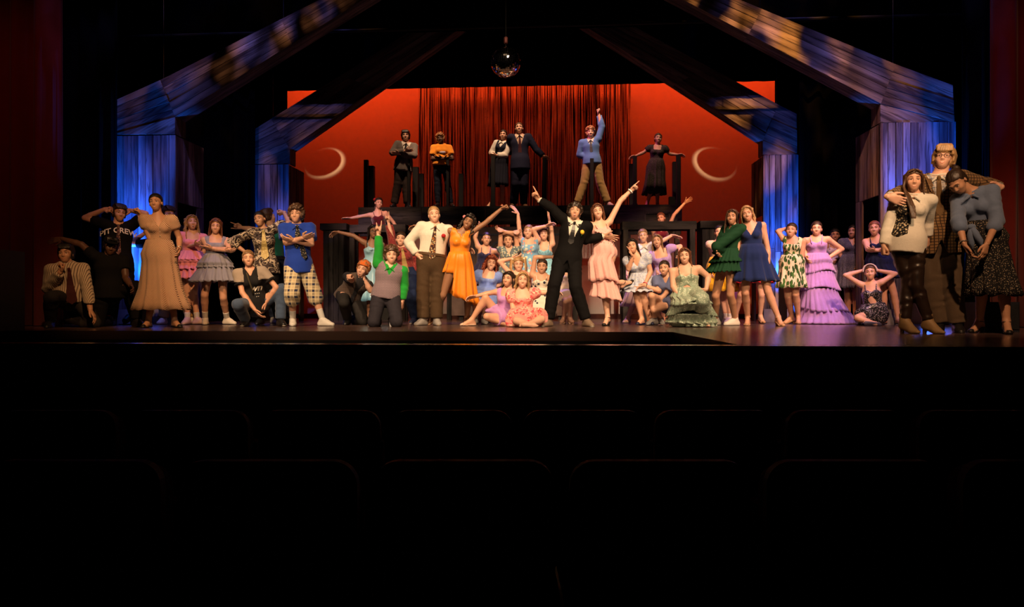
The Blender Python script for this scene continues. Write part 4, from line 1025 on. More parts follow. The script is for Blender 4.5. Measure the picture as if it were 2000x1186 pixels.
        def c(X, Y, Z):
            a, b, cc = s.loc(X, Y, Z); r = -hem-cc            # below the hem
            zc = cc-T
            if strap:
                r = np.maximum(r, zc + D + .005 - .035*np.exp(-((np.abs(a)-.064*s.k)/.042)**2)*(b > 0))
            else:
                hole = np.sqrt((X-s.N[0])**2 + (Y-s.N[1])**2 + (Z-s.N[2]-.015)**2) - (.072 if kind == 'crew' else .078)*s.k
                r = np.maximum(r, -hole)
                if kind in ('v', 'jacket'): 
                    wd = neck[2] if len(neck) > 2 else .42
                    g = np.maximum(np.abs(a)-(zc+D)*wd, -b); r = np.maximum(r, -g)
                if kind in ('scoop', 'square', 'tank'):
                    wd = neck[2] if len(neck) > 2 else .085
                    g = np.maximum(np.maximum(np.abs(a)-wd*s.k, -(zc+D)), -b-.02); r = np.maximum(r, -g)
                    if kind == 'tank' and len(neck) > 3:
                        dd = neck[3]; g = np.maximum(np.abs(a)-(zc+D+.08)*dd, -b); r = np.maximum(r, -g)
            if cut: r = np.maximum(r, cut(a, b, cc, zc))
            return r
        f.cut(c)
        V, F = f.nets(); o = link(name, mesh(name, V, F, (m,), True), s.root); s.last = V; s.lasto = o
        if strap: s.straps(m, D)
        return o
    def front(s, a, c, V=None, rad=.03):
        """front-most surface offset along v at torso coordinates a (sideways), c (up)"""
        V = s.last if V is None else V; q = V-s.P; A, C_, B = q@s.u, q@s.w, q@s.v
        m = (abs(A-a) < rad) & (abs(C_-c) < rad) & (B > -.05)
        return B[m].max() if m.any() else .10
    def tp(s, a, c, off=.0, V=None): return s.P + a*s.u + c*s.w + (s.front(a, c, V)+off)*s.v
    def shtop(s, a):
        q = s.bodyV-s.P; A, C_, B = q@s.u, q@s.w, q@s.v; m_ = (abs(A-a) < .018) & (abs(B) < .05) & (C_ < s.T+.03)
        c = C_[m_].max() if m_.any() else s.T-.02
        return s.P+a*s.u+(c+.003)*s.w
    def straps(s, m, D, r=.006):
        b = MB(); V = np.concatenate([s.last, s.bodyV])
        for sg in (-1, 1):
            pts = []
            for t in (0, .25, .5, .72, .88, 1.0):
                c = s.T-D-.015 + (D-.005)*t; a = sg*(.070+.012*t)*s.k; pts.append(tuple(s.P+a*s.u+c*s.w+(s.front(a, c, V, .02)+.004)*s.v if t < .95 else s.shtop(a)))
            pts.append(tuple(s.P+sg*.07*s.k*s.u+(s.T-.10)*s.w-.085*s.v)); b.tube(pts, r, 6)
        b.build('strap', m, s.root, True)
    def pants(s, m, frac=1.97, e=(.016, .030), name='trousers', top=.06, rip=.004, flare=0.0):
        f = Field(s.lo, s.hi, s.vx); g = s.dims(); P, w, u, v = s.P, s.w, s.u, s.v; x = .012
        if getattr(s, 'toph', 1) > .045: top = min(top, .0)
        else: x = s.tope+.010
        s.px = x
        f.cone(P-.02*w, P+top*w+.10*w, g['hip']+x, g['waist']*.8+g['hip']*.2+x, .04, vax=v, vs=1.40)
        for sg in (-1, 1): f.cone(P-.030*s.k*v-.03*w+sg*.055*s.k*u, P-.025*s.k*v+.02*w+sg*.055*s.k*u, .088*s.k*s.bw+x, .075*s.k*s.bw+x, .04)
        for sd in SIDES: s.f_leg(f, sd, e[0], e[1]+flare, frac, True, .03, rip=rip)
        def tc_(X, Y, Z):
            a, b, c = s.loc(X, Y, Z); return np.where((np.abs(a) < .21) & (b < .15+.0*c) & (b > -.25), c-(top+.075), -.05)
        f.cut(tc_)
        V, F = f.nets(); o = link(name, mesh(name, V, F, (m,), True), s.root); s.pantV = V; return o
    def legpt(s, sd, z):
        J = s.J; pts = [J['H'+sd], J['K'+sd], J['A'+sd]]
        for a, b in zip(pts[:-1], pts[1:]):
            if min(a[2], b[2]) <= z <= max(a[2], b[2]) and abs(a[2]-b[2]) > 1e-4: return a+(b-a)*(a[2]-z)/(a[2]-b[2])
        return pts[0] if z > pts[0][2] else pts[-1]
    def skirt(s, name, m, hem, tiers=1, flare=.10, pleat=.05, npl=18, top=.38, ruffle=0.0, over=None, thick=.004, seed=0, ybias=0.0, hemtilt=0.0, xgrow=(0, 0), tilt=0.0, slit=None, leg=None):
        """hem in crop rows; loft of pleated rings around hips and legs"""
        r = random.Random(seed+len(name)); g = s.dims(); k = s.k
        z1 = s.at(0, hem, s.d)[2]-s.zg if hem is not None else .012
        c0 = s.P+top*s.T*s.w; z0 = c0[2]; n = 84
        VV, FF, o = [], [], 0
        bounds = [z0+(z1-z0)*i/tiers for i in range(tiers+1)] if not isinstance(tiers, (list, tuple)) else [z0]+[s.at(0, t, s.d)[2]-s.zg for t in tiers]+[z1]
        nt = len(bounds)-1
        for ti in range(nt):
            za = bounds[ti] + (.03 if ti else 0); zb = bounds[ti+1]; R = 10; ph = r.uniform(0, 6); base = len(VV)
            for j in range(R+1):
                z = za+(zb-za)*j/R; T_ = (z0-z)/(z0-z1+1e-6); tt = j/R
                pa, pb = s.legpt('a', z), s.legpt('b', z)
                if leg: pa = s.legpt(leg, z)-.05*s.u; pb = pa+.10*s.u
                hz = s.P[2]
                if z >= hz:
                    q = (z-hz)/max(1e-3, z0-hz); c = s.P+(c0-s.P)*q; rw = g['hip']+.018+(g['waist']+.016-g['hip']-.018)*q; wx, wy = rw, rw/1.36
                    wx = rw*abs(s.u[0])+rw/1.36*abs(s.v[0]); wy = rw*abs(s.u[1])+rw/1.36*abs(s.v[1]); wy = max(wy, rw/1.36)
                else:
                    c = (pa+pb)/2; lr = (.084+(.055-.084)*min(1, (hz-z)/.45))*k*s.bw+.02
                    blend = min(1, (hz-z)/.10); h_ = g['hip']+.018
                    wx = max(abs(pa[0]-pb[0])/2+lr, h_*(1-blend)+blend*lr); wy = max(abs(pa[1]-pb[1])/2+lr, (h_/1.36)*(1-blend)+blend*lr)
                    c = s.P*(1-blend)+c*blend
                    wx = max(wx, h_*.92) ; wy = max(wy, h_/1.36*.95)
                ea = flare*T_**1.2 + (ruffle*tt**1.5) + (.012 if ti else 0)
                am = pleat*(.25+.75*tt)*(.35+.65*T_)
                for i in range(n):
                    a = 2*math.pi*i/n; pl = am*(math.sin(npl*a+ph) + .5*math.sin((npl*1.7)*a+ph*2.1+z*3) + .3*math.sin(5*a+ph))
                    rx, ry = wx+ea, wy+ea*.8; x = c[0]+(rx+pl*.6)*math.cos(a) + (xgrow[0]*min(0, math.cos(a))*-1*T_*-1 if math.cos(a) < 0 else xgrow[1]*math.cos(a)*T_); y = c[1]+ybias*T_+(ry+pl*.6)*math.sin(a)
                    zz = z + (hemtilt*math.cos(a)*T_*tt if hemtilt else 0) + (tilt*math.sin(a*1.0+ph)*tt + tilt*.5*math.sin(3*a+ph*2)*tt if tilt and ti < nt-1 else 0) + (am*.25*math.sin(npl*a+ph+1) if j == R and hem is not None else 0)
                    VV.append((x, y, max(zz, .004)))
            FF += [(base+j*n+i, base+(j+1)*n+i, base+(j+1)*n+(i+1) % n, base+j*n+(i+1) % n) for j in range(R) for i in range(n) if not (slit and slit[0] < 2*math.pi*i/n < slit[1]+.25*j/R and (z0-(za+(zb-za)*j/R))/(z0-z1+1e-6) > slit[2])]
        o = link(name, mesh(name, np.array(VV), np.array(FF), (m,), True), s.root)
        md = o.modifiers.new('thick', 'SOLIDIFY'); md.thickness = thick; md.offset = 0
        s.skirtV = np.array(VV); return o
    def lap(s, name, m, frac=.8, e=(.03, .055), top=.36, kk=.10, drop=0.0):
        """skirt of a seated or kneeling figure: one soft surface over hips and thighs"""
        f = Field(s.lo, s.hi, s.vx); g = s.dims(); P, w, v = s.P, s.w, s.v
        f.cone(P-.02*w, P+top*s.T*w, g['hip']+.02, g['waist']+.016, .05, vax=v, vs=1.36)
        for sd in SIDES:
            s.f_leg(f, sd, e[0], e[1], frac, True, kk, rip=.006)
            if drop:
                a, b = s.J['H'+sd], s.J['K'+sd]; q = a+(b-a)*min(1, frac); f.cone(a+(q-a)*.4, q-V3(0, 0, drop), .10, .07, .06, flat=False)
        def tc_(X, Y, Z):
            a, b, c = s.loc(X, Y, Z); return np.maximum(np.where((np.abs(a) < .20) & (b < .14) & (b > -.25), c-top*s.T, -.05), .006-Z)
        f.cut(tc_)
        V, F = f.nets(); s.skirtV = V; return link(name, mesh(name, V, F, (m,), True), s.root)
    def shoes(s, kind, m, sole=None):
        V, F, mi = shoe_t(kind); sole = sole or m
        for i in (0, 1):
            M, A = s.footmap(i); o = link('shoe', mesh('shoe', V@M.T + A, F if np.linalg.det(M) > 0 else F[:, ::-1], (m, sole), True, mi), s.root)
    def socks(s, m, top=.16):
        for sd in SIDES:
            A, K = s.J['A'+sd], s.J['K'+sd]; f = Field(np.minimum(A, K)-.1, np.maximum(A, K)+.1, .01); q = A+(K-A)*top/.41
            f.cone(A, q, .040*s.k, .046*s.k, 0, flat=True); link('sock', mesh('sock', *f.nets(), (m,), True), s.root)
    def tie(s, m, length=.42, wd=.042, name='tie', sway=0.0, V=None):
        b = MB(); n = 9; vs_ = []
        for i in range(n+1):
            t = i/n; c = s.T-.045-length*t; a = sway*t; hw = (.020 if i == 0 else .016+(wd-.016)*t) if i < n else .004
            d = s.front(a, c, V, .025)
            for x in (-hw, hw):
                for o_ in (.004, .014): vs_.append(tuple(s.P+(a+x)*s.u+c*s.w+(d+o_)*s.v))
        b.add(vs_, [f for i in range(n) for f in ((4*i+1, 4*i+3, 4*i+7, 4*i+5), (4*i, 4*i+4, 4*i+6, 4*i+2), (4*i, 4*i+1, 4*i+5, 4*i+4), (4*i+2, 4*i+6, 4*i+7, 4*i+3))] + [(0, 2, 3, 1)])
        o = b.build(name, m, s.root); kn = s.tp(0, s.T-.05, .012, V)
        f = Field(kn-.05, kn+.05, .006); f.cone(kn+.012*s.w, kn-.012*s.w, .020, .014, 0); link('knot', mesh('knot', *f.nets(), (m,), True), o); return o
    def collar(s, m, open_=.05):
        f = Field(s.N-.16, s.N+.16, .008); k = s.k
        for i in range(18):
            a0, a1 = 2*math.pi*i/18, 2*math.pi*(i+1)/18
            p = lambda a: s.N + s.u*(.066*k*math.cos(a)) + s.v*(.066*k*math.sin(a)-.004) + s.w*(.022-.028*max(0, math.sin(a)))
            f.cone(p(a0), p(a1), .012, .012, .006)
        for sg in (-1, 1): a = s.tp(sg*.018, s.T-.035, .004); c = s.tp(sg*.062, s.T-.075, .006); f.cone(a, c, .016, .008, .008, vax=s.v, vs=1.4)
        link('collar', mesh('collar', *f.nets(), (m,), True), s.root)
    def blob(s, name, m, p, r, k=0.0, parent=None):
        f = Field(np.array(p)-.12, np.array(p)+.12, .006); f.ell(p, r, k); return link(name, mesh(name, *f.nets(), (m,), True), parent or s.root)
    def stroke(s, name, m, pts, r, parent=None):
        b = MB(); b.tube([tuple(p) for p in pts], r, 8); return b.build(name, m, parent or s.root, True)
    def bracelet(s, sd, m, t=.90, r=.006):
        E, W = s.J['E'+sd], s.J['W'+sd]; d = nrm(W-E); c = E+(W-E)*t; x = nrm(np.cross(d, V3(.3, .5, .8))); y = np.cross(d, x); R = .033*s.k
        b = MB(); b.tube([tuple(c+R*(math.cos(a)*x+math.sin(a)*y)) for a in [2*math.pi*i/14 for i in range(15)]], r, 6, False); b.build('bracelet', m, s.root, True)
    def belt(s, m, c=.085, wd=.018):
        V = s.pantV if hasattr(s, 'pantV') else s.last; g = s.dims(); b = MB(); n = 32; R = g['hip']*.40+g['waist']*.60+getattr(s, 'px', .014)+.010; vs_ = []
        for i in range(n):
            a = 2*math.pi*i/n; p = s.P+c*s.w+s.u*R*math.cos(a)+s.v*(R/1.36+.004)*math.sin(a); vs_ += [tuple(p-wd*s.w), tuple(p+wd*s.w)]
        b.add(vs_, [(2*i, 2*((i+1) % n), 2*((i+1) % n)+1, 2*i+1) for i in range(n)]); b.build('belt', m, s.root, True)
    def text(s, body, m, a, c, size, shear=0.0, name='lettering', bend=0.0, spc=1.0):
        cu = bpy.data.curves.new('t', 'FONT'); cu.body = body; cu.size = size; cu.align_x = 'CENTER'; cu.shear = shear; cu.extrude = 0; cu.offset = size*.02; cu.space_character = spc
        o = bpy.data.objects.new('t', cu); COL.objects.link(o); dg = bpy.context.evaluated_depsgraph_get(); me = bpy.data.meshes.new_from_object(o.evaluated_get(dg))
        bpy.data.objects.remove(o)
        for v in me.vertices:
            x, y = v.co.x+a, v.co.y+c - bend*v.co.x**2; p = s.P+x*s.u+y*s.w+(s.front(x, y, None, .03)+.005)*s.v; v.co = Vector(p)
        me.materials.append(m); return link(name, me, s.root)
# ------------------------------------------------------------------ wardrobe
cl = lambda n, c, **k: mat(n, c, k.pop('rough', .85), bump=k.pop('bump', .25), bsc=k.pop('bsc', 45), sheen=k.pop('sheen', .15 if max(lin(c)[:3]) > .08 else 0.0), spec=k.pop('spec', .2), **k)
WHITE_S = mat('white_sneaker', (0.72, 0.68, 0.62), .6, var=.08); BLACK_S = mat('black_shoe', (0.012, 0.011, 0.011), .35, var=0, spec=.5); TAN_S = mat('tan_character_shoe', (0.48, 0.27, 0.15), .45, var=.05, spec=.4); BROWN_S = mat('brown_shoe', (0.10, 0.055, 0.03), .4, var=.1); GREY_S = mat('grey_sneaker', (0.30, 0.28, 0.27), .6, var=.1); BEIGE_S = mat('beige_slipper', (0.62, 0.42, 0.32), .6, var=.05); SOCK = mat('white_sock', (0.72, 0.70, 0.66), .9, var=.1, bump=.3, bsc=120); NAVY_S = mat('navy_shoe', (0.015, 0.018, 0.05), .5, var=0)
BLACKC = cl('black_cloth', (0.006, 0.006, 0.007), sheen=0, spec=.08); DTROU = cl('dark_trousers', (0.022, 0.020, 0.020)); WHITEC = cl('white_shirt_cloth', (0.72, 0.67, 0.58)); SILVER = mat('silver_metal', (0.6, 0.58, 0.55), .25, .9, var=0)
DENIM = cl('blue_denim', '#4c5f7d', var=.35); DDENIM = cl('dark_denim', '#1d2436', var=.3); GOLDM = mat('gold_cloth', '#a8945a', .5, .1, pat='sequin', c2='#e0d090', sc=160, var=.1)
WORDS = mat('white_print', (0.78, 0.74, 0.68), .7, var=.05)
REDF = mat('red_petal', (0.45, 0.012, 0.016), .7, var=.2); YELF = mat('yellow_petal', (0.85, 0.55, 0.04), .7, var=.1); LEAFM = mat('leaf_green', (0.03, 0.10, 0.02), .7, var=.2)

# ================================================================== LEFT GROUP
p = Person('K1', 148, 1.75, 'm', 'man in striped shirt kneeling in the shadow at far left, hand on chin', (203, 492), (215, 588), (235, 850), [(58, 780, 0, -.12), (160, 640, 0, -.27)], [(385, 790, 0, -.05), (408, 955, 0, -.24)], [(85, 850), (80, None)], [(440, None), (330, None)],
           phi=8, hyaw=-15, lean=.05, skin='tan', hair=('short', 'black'), expr='closed', hands=('fist', 'relax'), tips=((192, 560, .03), (480, 1065)), kneel=(False, True))
p.top('shirt', cl('striped_shirt', '#b5a48e', pat='stripe', c2='#54443b', sc=46), sleeve=1.95, hem=.06, e=.026, se=(.022, .030)); p.tie(cl('maroon_scarf', (0.05, 0.012, 0.012)), .45, .07, 'scarf')
p.pants(DTROU, e=(.02, .03)); p.belt(BROWN_S); p.shoes('dress', BLACK_S)
p = Person('K1', 142, 1.78, 'm', 'man all in black with black cap, kneeling and stretching one arm left', (578, 430), (562, 515), (570, 800), [(335, 415, 0), (175, 368, 0)], [(700, 690, -.5), (745, 760)], [(470, None, 1), (560, None)], [(785, 760), (790, None)],
           phi=5, hyaw=5, hpit=5, skin='dark', hair=('short', 'black'), expr='closed', hands=('flat', 'relax'), tips=((90, 382), None), thumbs=((0, -.3, -1), None), kneel=(True, False))
p.top('shirt', BLACKC, sleeve=.55, hem=.10, e=.022); p.pants(BLACKC, e=(.022, .032)); p.shoes('sneaker', BLACK_S, mat('orange_sole', (0.5, 0.08, 0.02), .5, var=0))
f = Field((-.12, -.22, .0), (.12, .15, .20), .007); f.ell((0, .022, .045), (.092, .112, .098), 0); f.cut(lambda X, Y, Z: .05-Z+.1*Y); f.cone((-.05, -.10, .058), (.05, -.10, .058), .02, .02, 0); f.cone((-.03, -.13, .055), (.03, -.13, .055), .022, .022, .02, vax=V3(0, 0, 1), vs=3); p.headpart('cap', *f.nets(), BLACKC)
f = Field((-.10, -.16, .05), (.10, .0, .14), .005)
for sg in (-1, 1): f.ell((sg*.034, -.100, .098), (.026, .012, .016), 0)
f.cone((-.05, -.098, .10), (.05, -.098, .10), .004, .004, 0); p.headpart('sunglasses', *f.nets(), mat('dark_lens', (0.02, 0.02, 0.02), .08, .3, var=0, spec=1))
p = Person('K1', 135, 1.80, 'm', 'young man in black lettered crew shirt and tie flexing both arms beside his head', (650, 155), (640, 250), (640, 565), [(365, 195, 0), (530, 122, 0)], [(865, 160, 0), (745, 132, 0)], [(600, 800), (585, None)], [(725, 800), (787, None)],
           hyaw=12, skin='light', hair=('short', 'dark'), expr='closed', hands=('fist', 'cup'), tips=((590, 130), (690, 140)), thumbs=((0, -.2, -1), (0, -.2, -1)))
p.top('shirt', BLACKC, sleeve=.62, hem=.14, e=.02); p.text('PIT CREW', WORDS, .0, p.T-.125, .105, bend=1.2); p.tie(cl('patterned_tie', (0.12, 0.05, 0.04), pat='floral', c2=(0.35, 0.25, 0.2), c3=(0.02, 0.02, 0.03), sc=60), .40, .036); p.pants(BLACKC, e=(.02, .034)); p.shoes('sneaker', BLACK_S, WHITE_S)
p = Person('K2', 150, 1.72, 'f', 'woman in long diagonally striped button dress with dark bun, elbow raised', (303, 108), (322, 213), (335, 525), [(258, 392, 0), (185, 205, -.3)], [(492, 390, .5), (490, 480)], [(285, 800), (245, None)], [(410, 800), (455, None)],
           hyaw=-14, skin='tan', hair=('bun', 'black'), hands=('fist', 'relax'), tips=((165, 175), None))
m = cl('diagonal_striped_cotton', '#d9b795', pat='chevron', c2='#6e3f38', sc=52, bump=.1)
p.top('dress_bodice', m, sleeve=.42, hem=-.02, neck=('v', .15, .55), e=.014, se=(.020, .028), puff=.072); p.skirt('dress_skirt', m, 960, flare=.16, pleat=.035, npl=11); p.shoes('flat', BLACK_S); p.bracelet('b', SILVER)
b = MB()
for i in range(7):
    q = p.tp(.012, p.T-.17-.05*i if i < 3 else p.T-.17-.05*i, .006)
    if i < 4: b.lathe([(0.001, -.003), (.007, -.003), (.007, .003), (.001, .003)], 8, tuple(q))
bo_ = b.build('buttons', WHITEC, p.root); bo_['kind'] = 'stuff'
p = Person('K2', 126, 1.72, 'm', 'person in black shirt and tan trousers half hidden behind the striped dress, elbow bent', (405, 200), (385, 290), (400, 570), [(85, 438, 0), (215, 352, 0)], [(570, 480, .3), (480, 520)], [(390, 800), (365, None)], [(520, 810), (585, None)],
           hyaw=25, skin='light', hair=('short', 'dark'), expr='closed', hands=('fist', 'relax'), sh=((255, 430), None))
p.top('shirt', BLACKC, sleeve=.6, hem=.06, e=.016); p.pants(cl('tan_trousers', '#a9854e'), e=(.02, .04)); p.belt(BLACK_S); p.shoes('sneaker', WHITE_S)
p = Person('B', 128, 1.66, 'f', 'blonde woman in pink ruffled mini dress with hand on hip', (132, 250), (140, 328), (125, 545), [(62, 440, 0, .0), (160, 412, 0, -.17)], [(228, 458, .3), (165, 545)], [(100, 770), (100, None)], [(150, 770), (172, None)],
           hyaw=10, hpit=-4, skin='fair', hair=('wavy', 'blonde'), expr='open', hands=('relax', 'relax'), toes=(-20, 60))
m = cl('pink_gauze', '#f29ab0', bump=.35); p.top('dress_bodice', m, sleeve=.0, hem=-.02, neck=('scoop', .10), e=.012, puff=.066); p.skirt('dress_skirt', m, 668, tiers=3, flare=.07, pleat=.05, ruffle=.03); p.socks(SOCK, .10); p.shoes('sneaker', mat('pink_sneaker', (0.6, 0.42, 0.42), .6, var=.1), WHITE_S); p.bracelet('b', BLACK_S, .92, .012)
p = Person('B', 131, 1.68, 'f', 'woman in grey tiered mini dress with crossed arms and white trainers', (312, 278), (310, 358), (312, 560), [(250, 440, 0, -.07), (385, 456, 0, -.19)], [(412, 452, 0, -.08), (285, 440, 0, -.15)], [(228, 790), (232, None)], [(368, 810), (395, None)],
           hyaw=-3, hpit=4, skin='light', hair=('straightlong', 'auburn'), expr='closed', hands=('relax', 'flat'), toes=(0, 40))
m = cl('grey_crepe', '#8f8f9f', bump=.3); p.top('dress_bodice', m, sleeve=0, hem=-.04, neck=('tank', .09, .085), e=.012); p.skirt('dress_skirt', m, 690, tiers=2, flare=.11, pleat=.06, ruffle=.03, npl=20); p.socks(SOCK, .14); p.shoes('sneaker', WHITE_S)
p = Person('B', 130, 1.74, 'f', 'person in snakeskin print shirt and shiny gold tie, elbow out', (640, 225), (665, 300), (685, 585), [(430, 395, .3), (535, 470, -.3)], [(790, 268, .2), (855, 252, 0)], [(650, 800), (650, None)], [(745, 800), (790, None)],
           hyaw=-22, skin='tan', hair=('bun', 'black'), hands=('relax', 'relax'), tips=(None, (905, 305)), thumbs=(None, (0, -1, .3)))
m = cl('snakeskin_print', '#4a3f3c', pat='snake', c2='#c8b8a0', c3='#1d1818', sc=9, bump=.1); p.top('shirt', m, sleeve=1.35, hem=.10, neck=('v', .06), e=.022, se=(.022, .040)); p.collar(m); p.tie(GOLDM, .42, .062); p.pants(BLACKC, e=(.02, .034)); p.shoes('dress', BLACK_S)
p = Person('B', 118, 1.80, 'm', 'young man in teal shirt turned away behind the snakeskin shirt, flexing an arm', (705, 205), (735, 290), (760, 560), [(590, 300, 0), (505, 285, 0)], [(862, 245, 0), (822, 172, 0)], [(735, 770), (745, None)], [(795, 770), (825, None)],
           phi=35, hyaw=120, skin='light', hair=('short', 'brown'), expr='closed', hands=('horns', 'fist'), tips=((455, 275), (775, 185)), thumbs=((0, 0, 1), None))
p.top('shirt', cl('teal_cotton', '#17695c'), sleeve=.5, hem=.02, e=.016); p.pants(DDENIM, e=(.018, .03)); p.belt(BLACK_S); p.shoes('sneaker', GREY_S)
p = Person('K3', 140, 1.68, 'f', 'woman in black and grey baseball jersey and jeans squatting in front', (480, 528), (492, 622), (535, 930), [(425, 830, -.5), (540, 985, -.6)], [(728, 782, -.3), (635, 920, -.6)], [(385, 935), (455, None)], [(775, 800), (765, None)],
           lean=.10, hyaw=0, skin='light', hair=('pony', 'dkblonde'), tips=((592, 1052), (622, 1035)), toes=(-15, 15), bw=1.03)
m = cl('jersey_black', (0.012, 0.012, 0.014)); p.top('jersey', m, sleeve=0, hem=.10, neck=('v', .09, .5), e=.022)
m2 = cl('jersey_grey', '#9b8f84'); q = p.top('jersey_sleeves', m2, sleeve=.72, hem=-.34, neck=('v', .09, .5), e=.026, se=(.026, .036), cut=lambda a, b, c, z: np.maximum(.085-abs(a), -1))
p.last = np.concatenate([p.last, p.bodyV+0]); p.top('jersey_front', m, sleeve=0, hem=.09, neck=('v', .09, .5), e=.0245, cut=lambda a, b, c, z: np.abs(a)-.10)
p.text('wn', WORDS, .045, .20, .13, .35); p.text('- - -\n- -', WORDS, .055, .155, .04)
p.stroke('lanyard', cl('dark_lanyard', (0.06, 0.05, 0.03)), [p.tp(-.045, p.T-.03, .012), p.tp(-.03, p.T-.12, .012), p.tp(-.01, p.T-.22, .014), p.tp(0, p.T-.32, .02)], .011)
for sd in SIDES:
    a_, b_ = p.J['S'+sd], p.J['E'+sd]; f = Field(np.minimum(a_, b_)-.15, np.maximum(a_, b_)+.15, .01); f.cone(a_+(b_-a_)*.52, a_+(b_-a_)*.62, .084*p.k, .082*p.k, 0); f.cut(lambda X, Y, Z: np.abs((X-a_[0])*(b_-a_)[0]+(Y-a_[1])*(b_-a_)[1]+(Z-a_[2])*(b_-a_)[2])/((b_-a_)@(b_-a_))*0 + np.abs((((X-a_[0])*(b_-a_)[0]+(Y-a_[1])*(b_-a_)[1]+(Z-a_[2])*(b_-a_)[2])/((b_-a_)@(b_-a_))-.57))*.3-.014); link('sleeve_band', mesh('sleeve_band', *f.nets(), (m,), True), p.root)
p.pants(DENIM, e=(.018, .036)); p.shoes('sneaker', BLACK_S, WHITE_S)
p = Person('B', 138, 1.76, 'm', 'curly haired boy in bright blue polo and plaid shorts with crossed arms', (912, 192), (918, 265), (932, 575), [(838, 402, 0, -.10), (968, 362, 0, -.24)], [(1025, 408, 0, -.10), (890, 382, 0, -.20)], [(882, 780), (888, None)], [(1045, 770), (1110, None)],
           hyaw=-12, hpit=-3, skin='light', hair=('afro', 'brown'), expr='closed', hands=('flat', 'relax'), toes=(0, 50))
m = cl('royal_blue_pique', '#1d3fa8'); p.top('polo_shirt', m, sleeve=.70, hem=.10, neck=('v', .07), e=.026, se=(.024, .04)); p.collar(m)
m2 = cl('dotted_black_tie', (0.015, 0.015, 0.018), pat='dots', c2='#b8ab8c', sc=55); p.tie(m2, .30, .036, sway=-.02); p.tie(m2, .46, .042, sway=.09); p.blob('chest_badge', mat('badge_yellow', '#d9a32a', .6, var=.1), p.tp(.085, p.T-.15, .002), (.022, .008, .028))
p.pants(cl('plaid_cotton', '#d8c49b', pat='plaid', c2='#2e3450', c3='#f3e3bd', sc=11, bump=.1), frac=1.22, e=(.025, .055), name='plaid_shorts'); p.socks(SOCK, .16); p.shoes('sneaker', WHITE_S)

# ================================================================== LEFT OF CENTRE
p = Person('K8', 128, 1.76, 'm', 'young man in backwards orange cap crouching and pointing at the camera', (345, 645), (318, 722), (215, 880), [(250, 735, -1), (238, 700, -1)], [(412, 825, -.2), (348, 722, -.5)], [(185, 930), (215, None)], [(350, None), (270, None)],
           lean=.12, phi=10, hyaw=-18, skin='fair', hair=('curly', 'ginger', .96), expr='open', hands=('point', 'fist'), tips=((228, 690, -.15), (312, 712)), kneel=(False, True))
p.top('shirt', cl('charcoal_cotton', '#2d2b2e'), sleeve=.6, hem=.05, e=.016); p.top('vest', cl('grey_brown_wool', '#5a4a42', pat='tweed', c2='#3c312d', c3='#6b5a50', sc=40), sleeve=0, hem=.06, neck=('v', .22, .3), e=.026); p.tie(cl('dark_tie', (0.02, 0.02, 0.025)), .4, .04); p.pants(DTROU, e=(.018, .03)); p.shoes('dress', BLACK_S)
f = Field((-.13, -.16, .0), (.13, .22, .22), .007); f.ell((0, .022, .045), (.094, .114, .104), 0); f.cut(lambda X, Y, Z: .052-Z-.12*Y); f.cone((-.04, .13, .03), (.04, .13, .03), .024, .024, .02, vax=V3(0, 0, 1), vs=2.5); p.headpart('cap', *f.nets(), cl('orange_cap', '#d4692a'))
p = Person('K8', 115, 1.70, 'f', 'woman in pale blue satin slip dress and glasses with one arm stretched left', (436, 322), (430, 412), (432, 630), [(268, 355, 0), (132, 322, 0)], [(528, 520, .5), (515, 600)], [(405, 830), (400, None)], [(460, 830), (465, None)],
           hyaw=8, skin='brown', hair=('long', 'black'), hands=('relax', 'relax'), tips=((72, 348), None), thumbs=((0, -.7, .7), None), heel=True)
m = mat('blue_satin', '#9fd2e6', .28, pat='ombre', c2='#2f86b8', sc=.28, var=.1, bump=.25, bsc=14, spec=.6, sheen=.1); p.top('dress_bodice', m, sleeve=0, hem=-.03, neck=('strap', .10), e=.012); p.skirt('dress_skirt', m, 915, flare=.14, pleat=.04, npl=9)
bw_ = p.tp(0, p.T-.13, .0)
for sg in (-1, 1): p.blob('bow', m, bw_+sg*.045*p.u, (.045, .022, .026))
p.glasses(BLACK_S); p.shoes('heel', TAN_S)
p = Person('K8', 95, 1.70, 'f', 'dancer in maroon velvet dress standing high at the back, arm stretched left', (482, 76), (472, 150), (498, 335), [(328, 188, 0), (240, 203, 0)], [(610, 240, .3), (645, 318, 0)], [(480, 520), (475, None)], [(520, 520), (530, None)],
           hyaw=14, hroll=8, zg=.82, skin='fair', hair=('pony', 'dark'), hands=('flat', 'relax'), tips=((192, 206), (700, 325)), thumbs=((0, -1, .4), None))
m = mat('maroon_velvet', '#5e0f1e', .8, var=.2, sheen=.6, spec=.1); p.top('dress_bodice', m, sleeve=0, hem=-.02, neck=('strap', .11), e=.012); p.skirt('dress_skirt', m, 480, flare=.08, pleat=.04); p.blob('hair_flower', REDF, p.hd+p.HR@V3(-.08, .06, .07), (.03, .03, .03)); p.shoes('flat', BEIGE_S)
p = Person('K8', 141, 1.76, 'm', 'kneeling boy in green shirt and argyle vest making a horn sign overhead', (590, 525), (582, 612), (545, 862), [(485, 470, 0), (480, 345, 0)], [(702, 780, .2), (685, 915, -.3)], [(440, None), (470, None)], [(635, None), (600, None)],
           hyaw=4, hroll=0, skin='fair', hair=('curly', 'brown'), hands=('horns', 'relax'), tips=((487, 230), (675, 1032)), thumbs=((1, -.6, 0), None), kneel=(True, True))
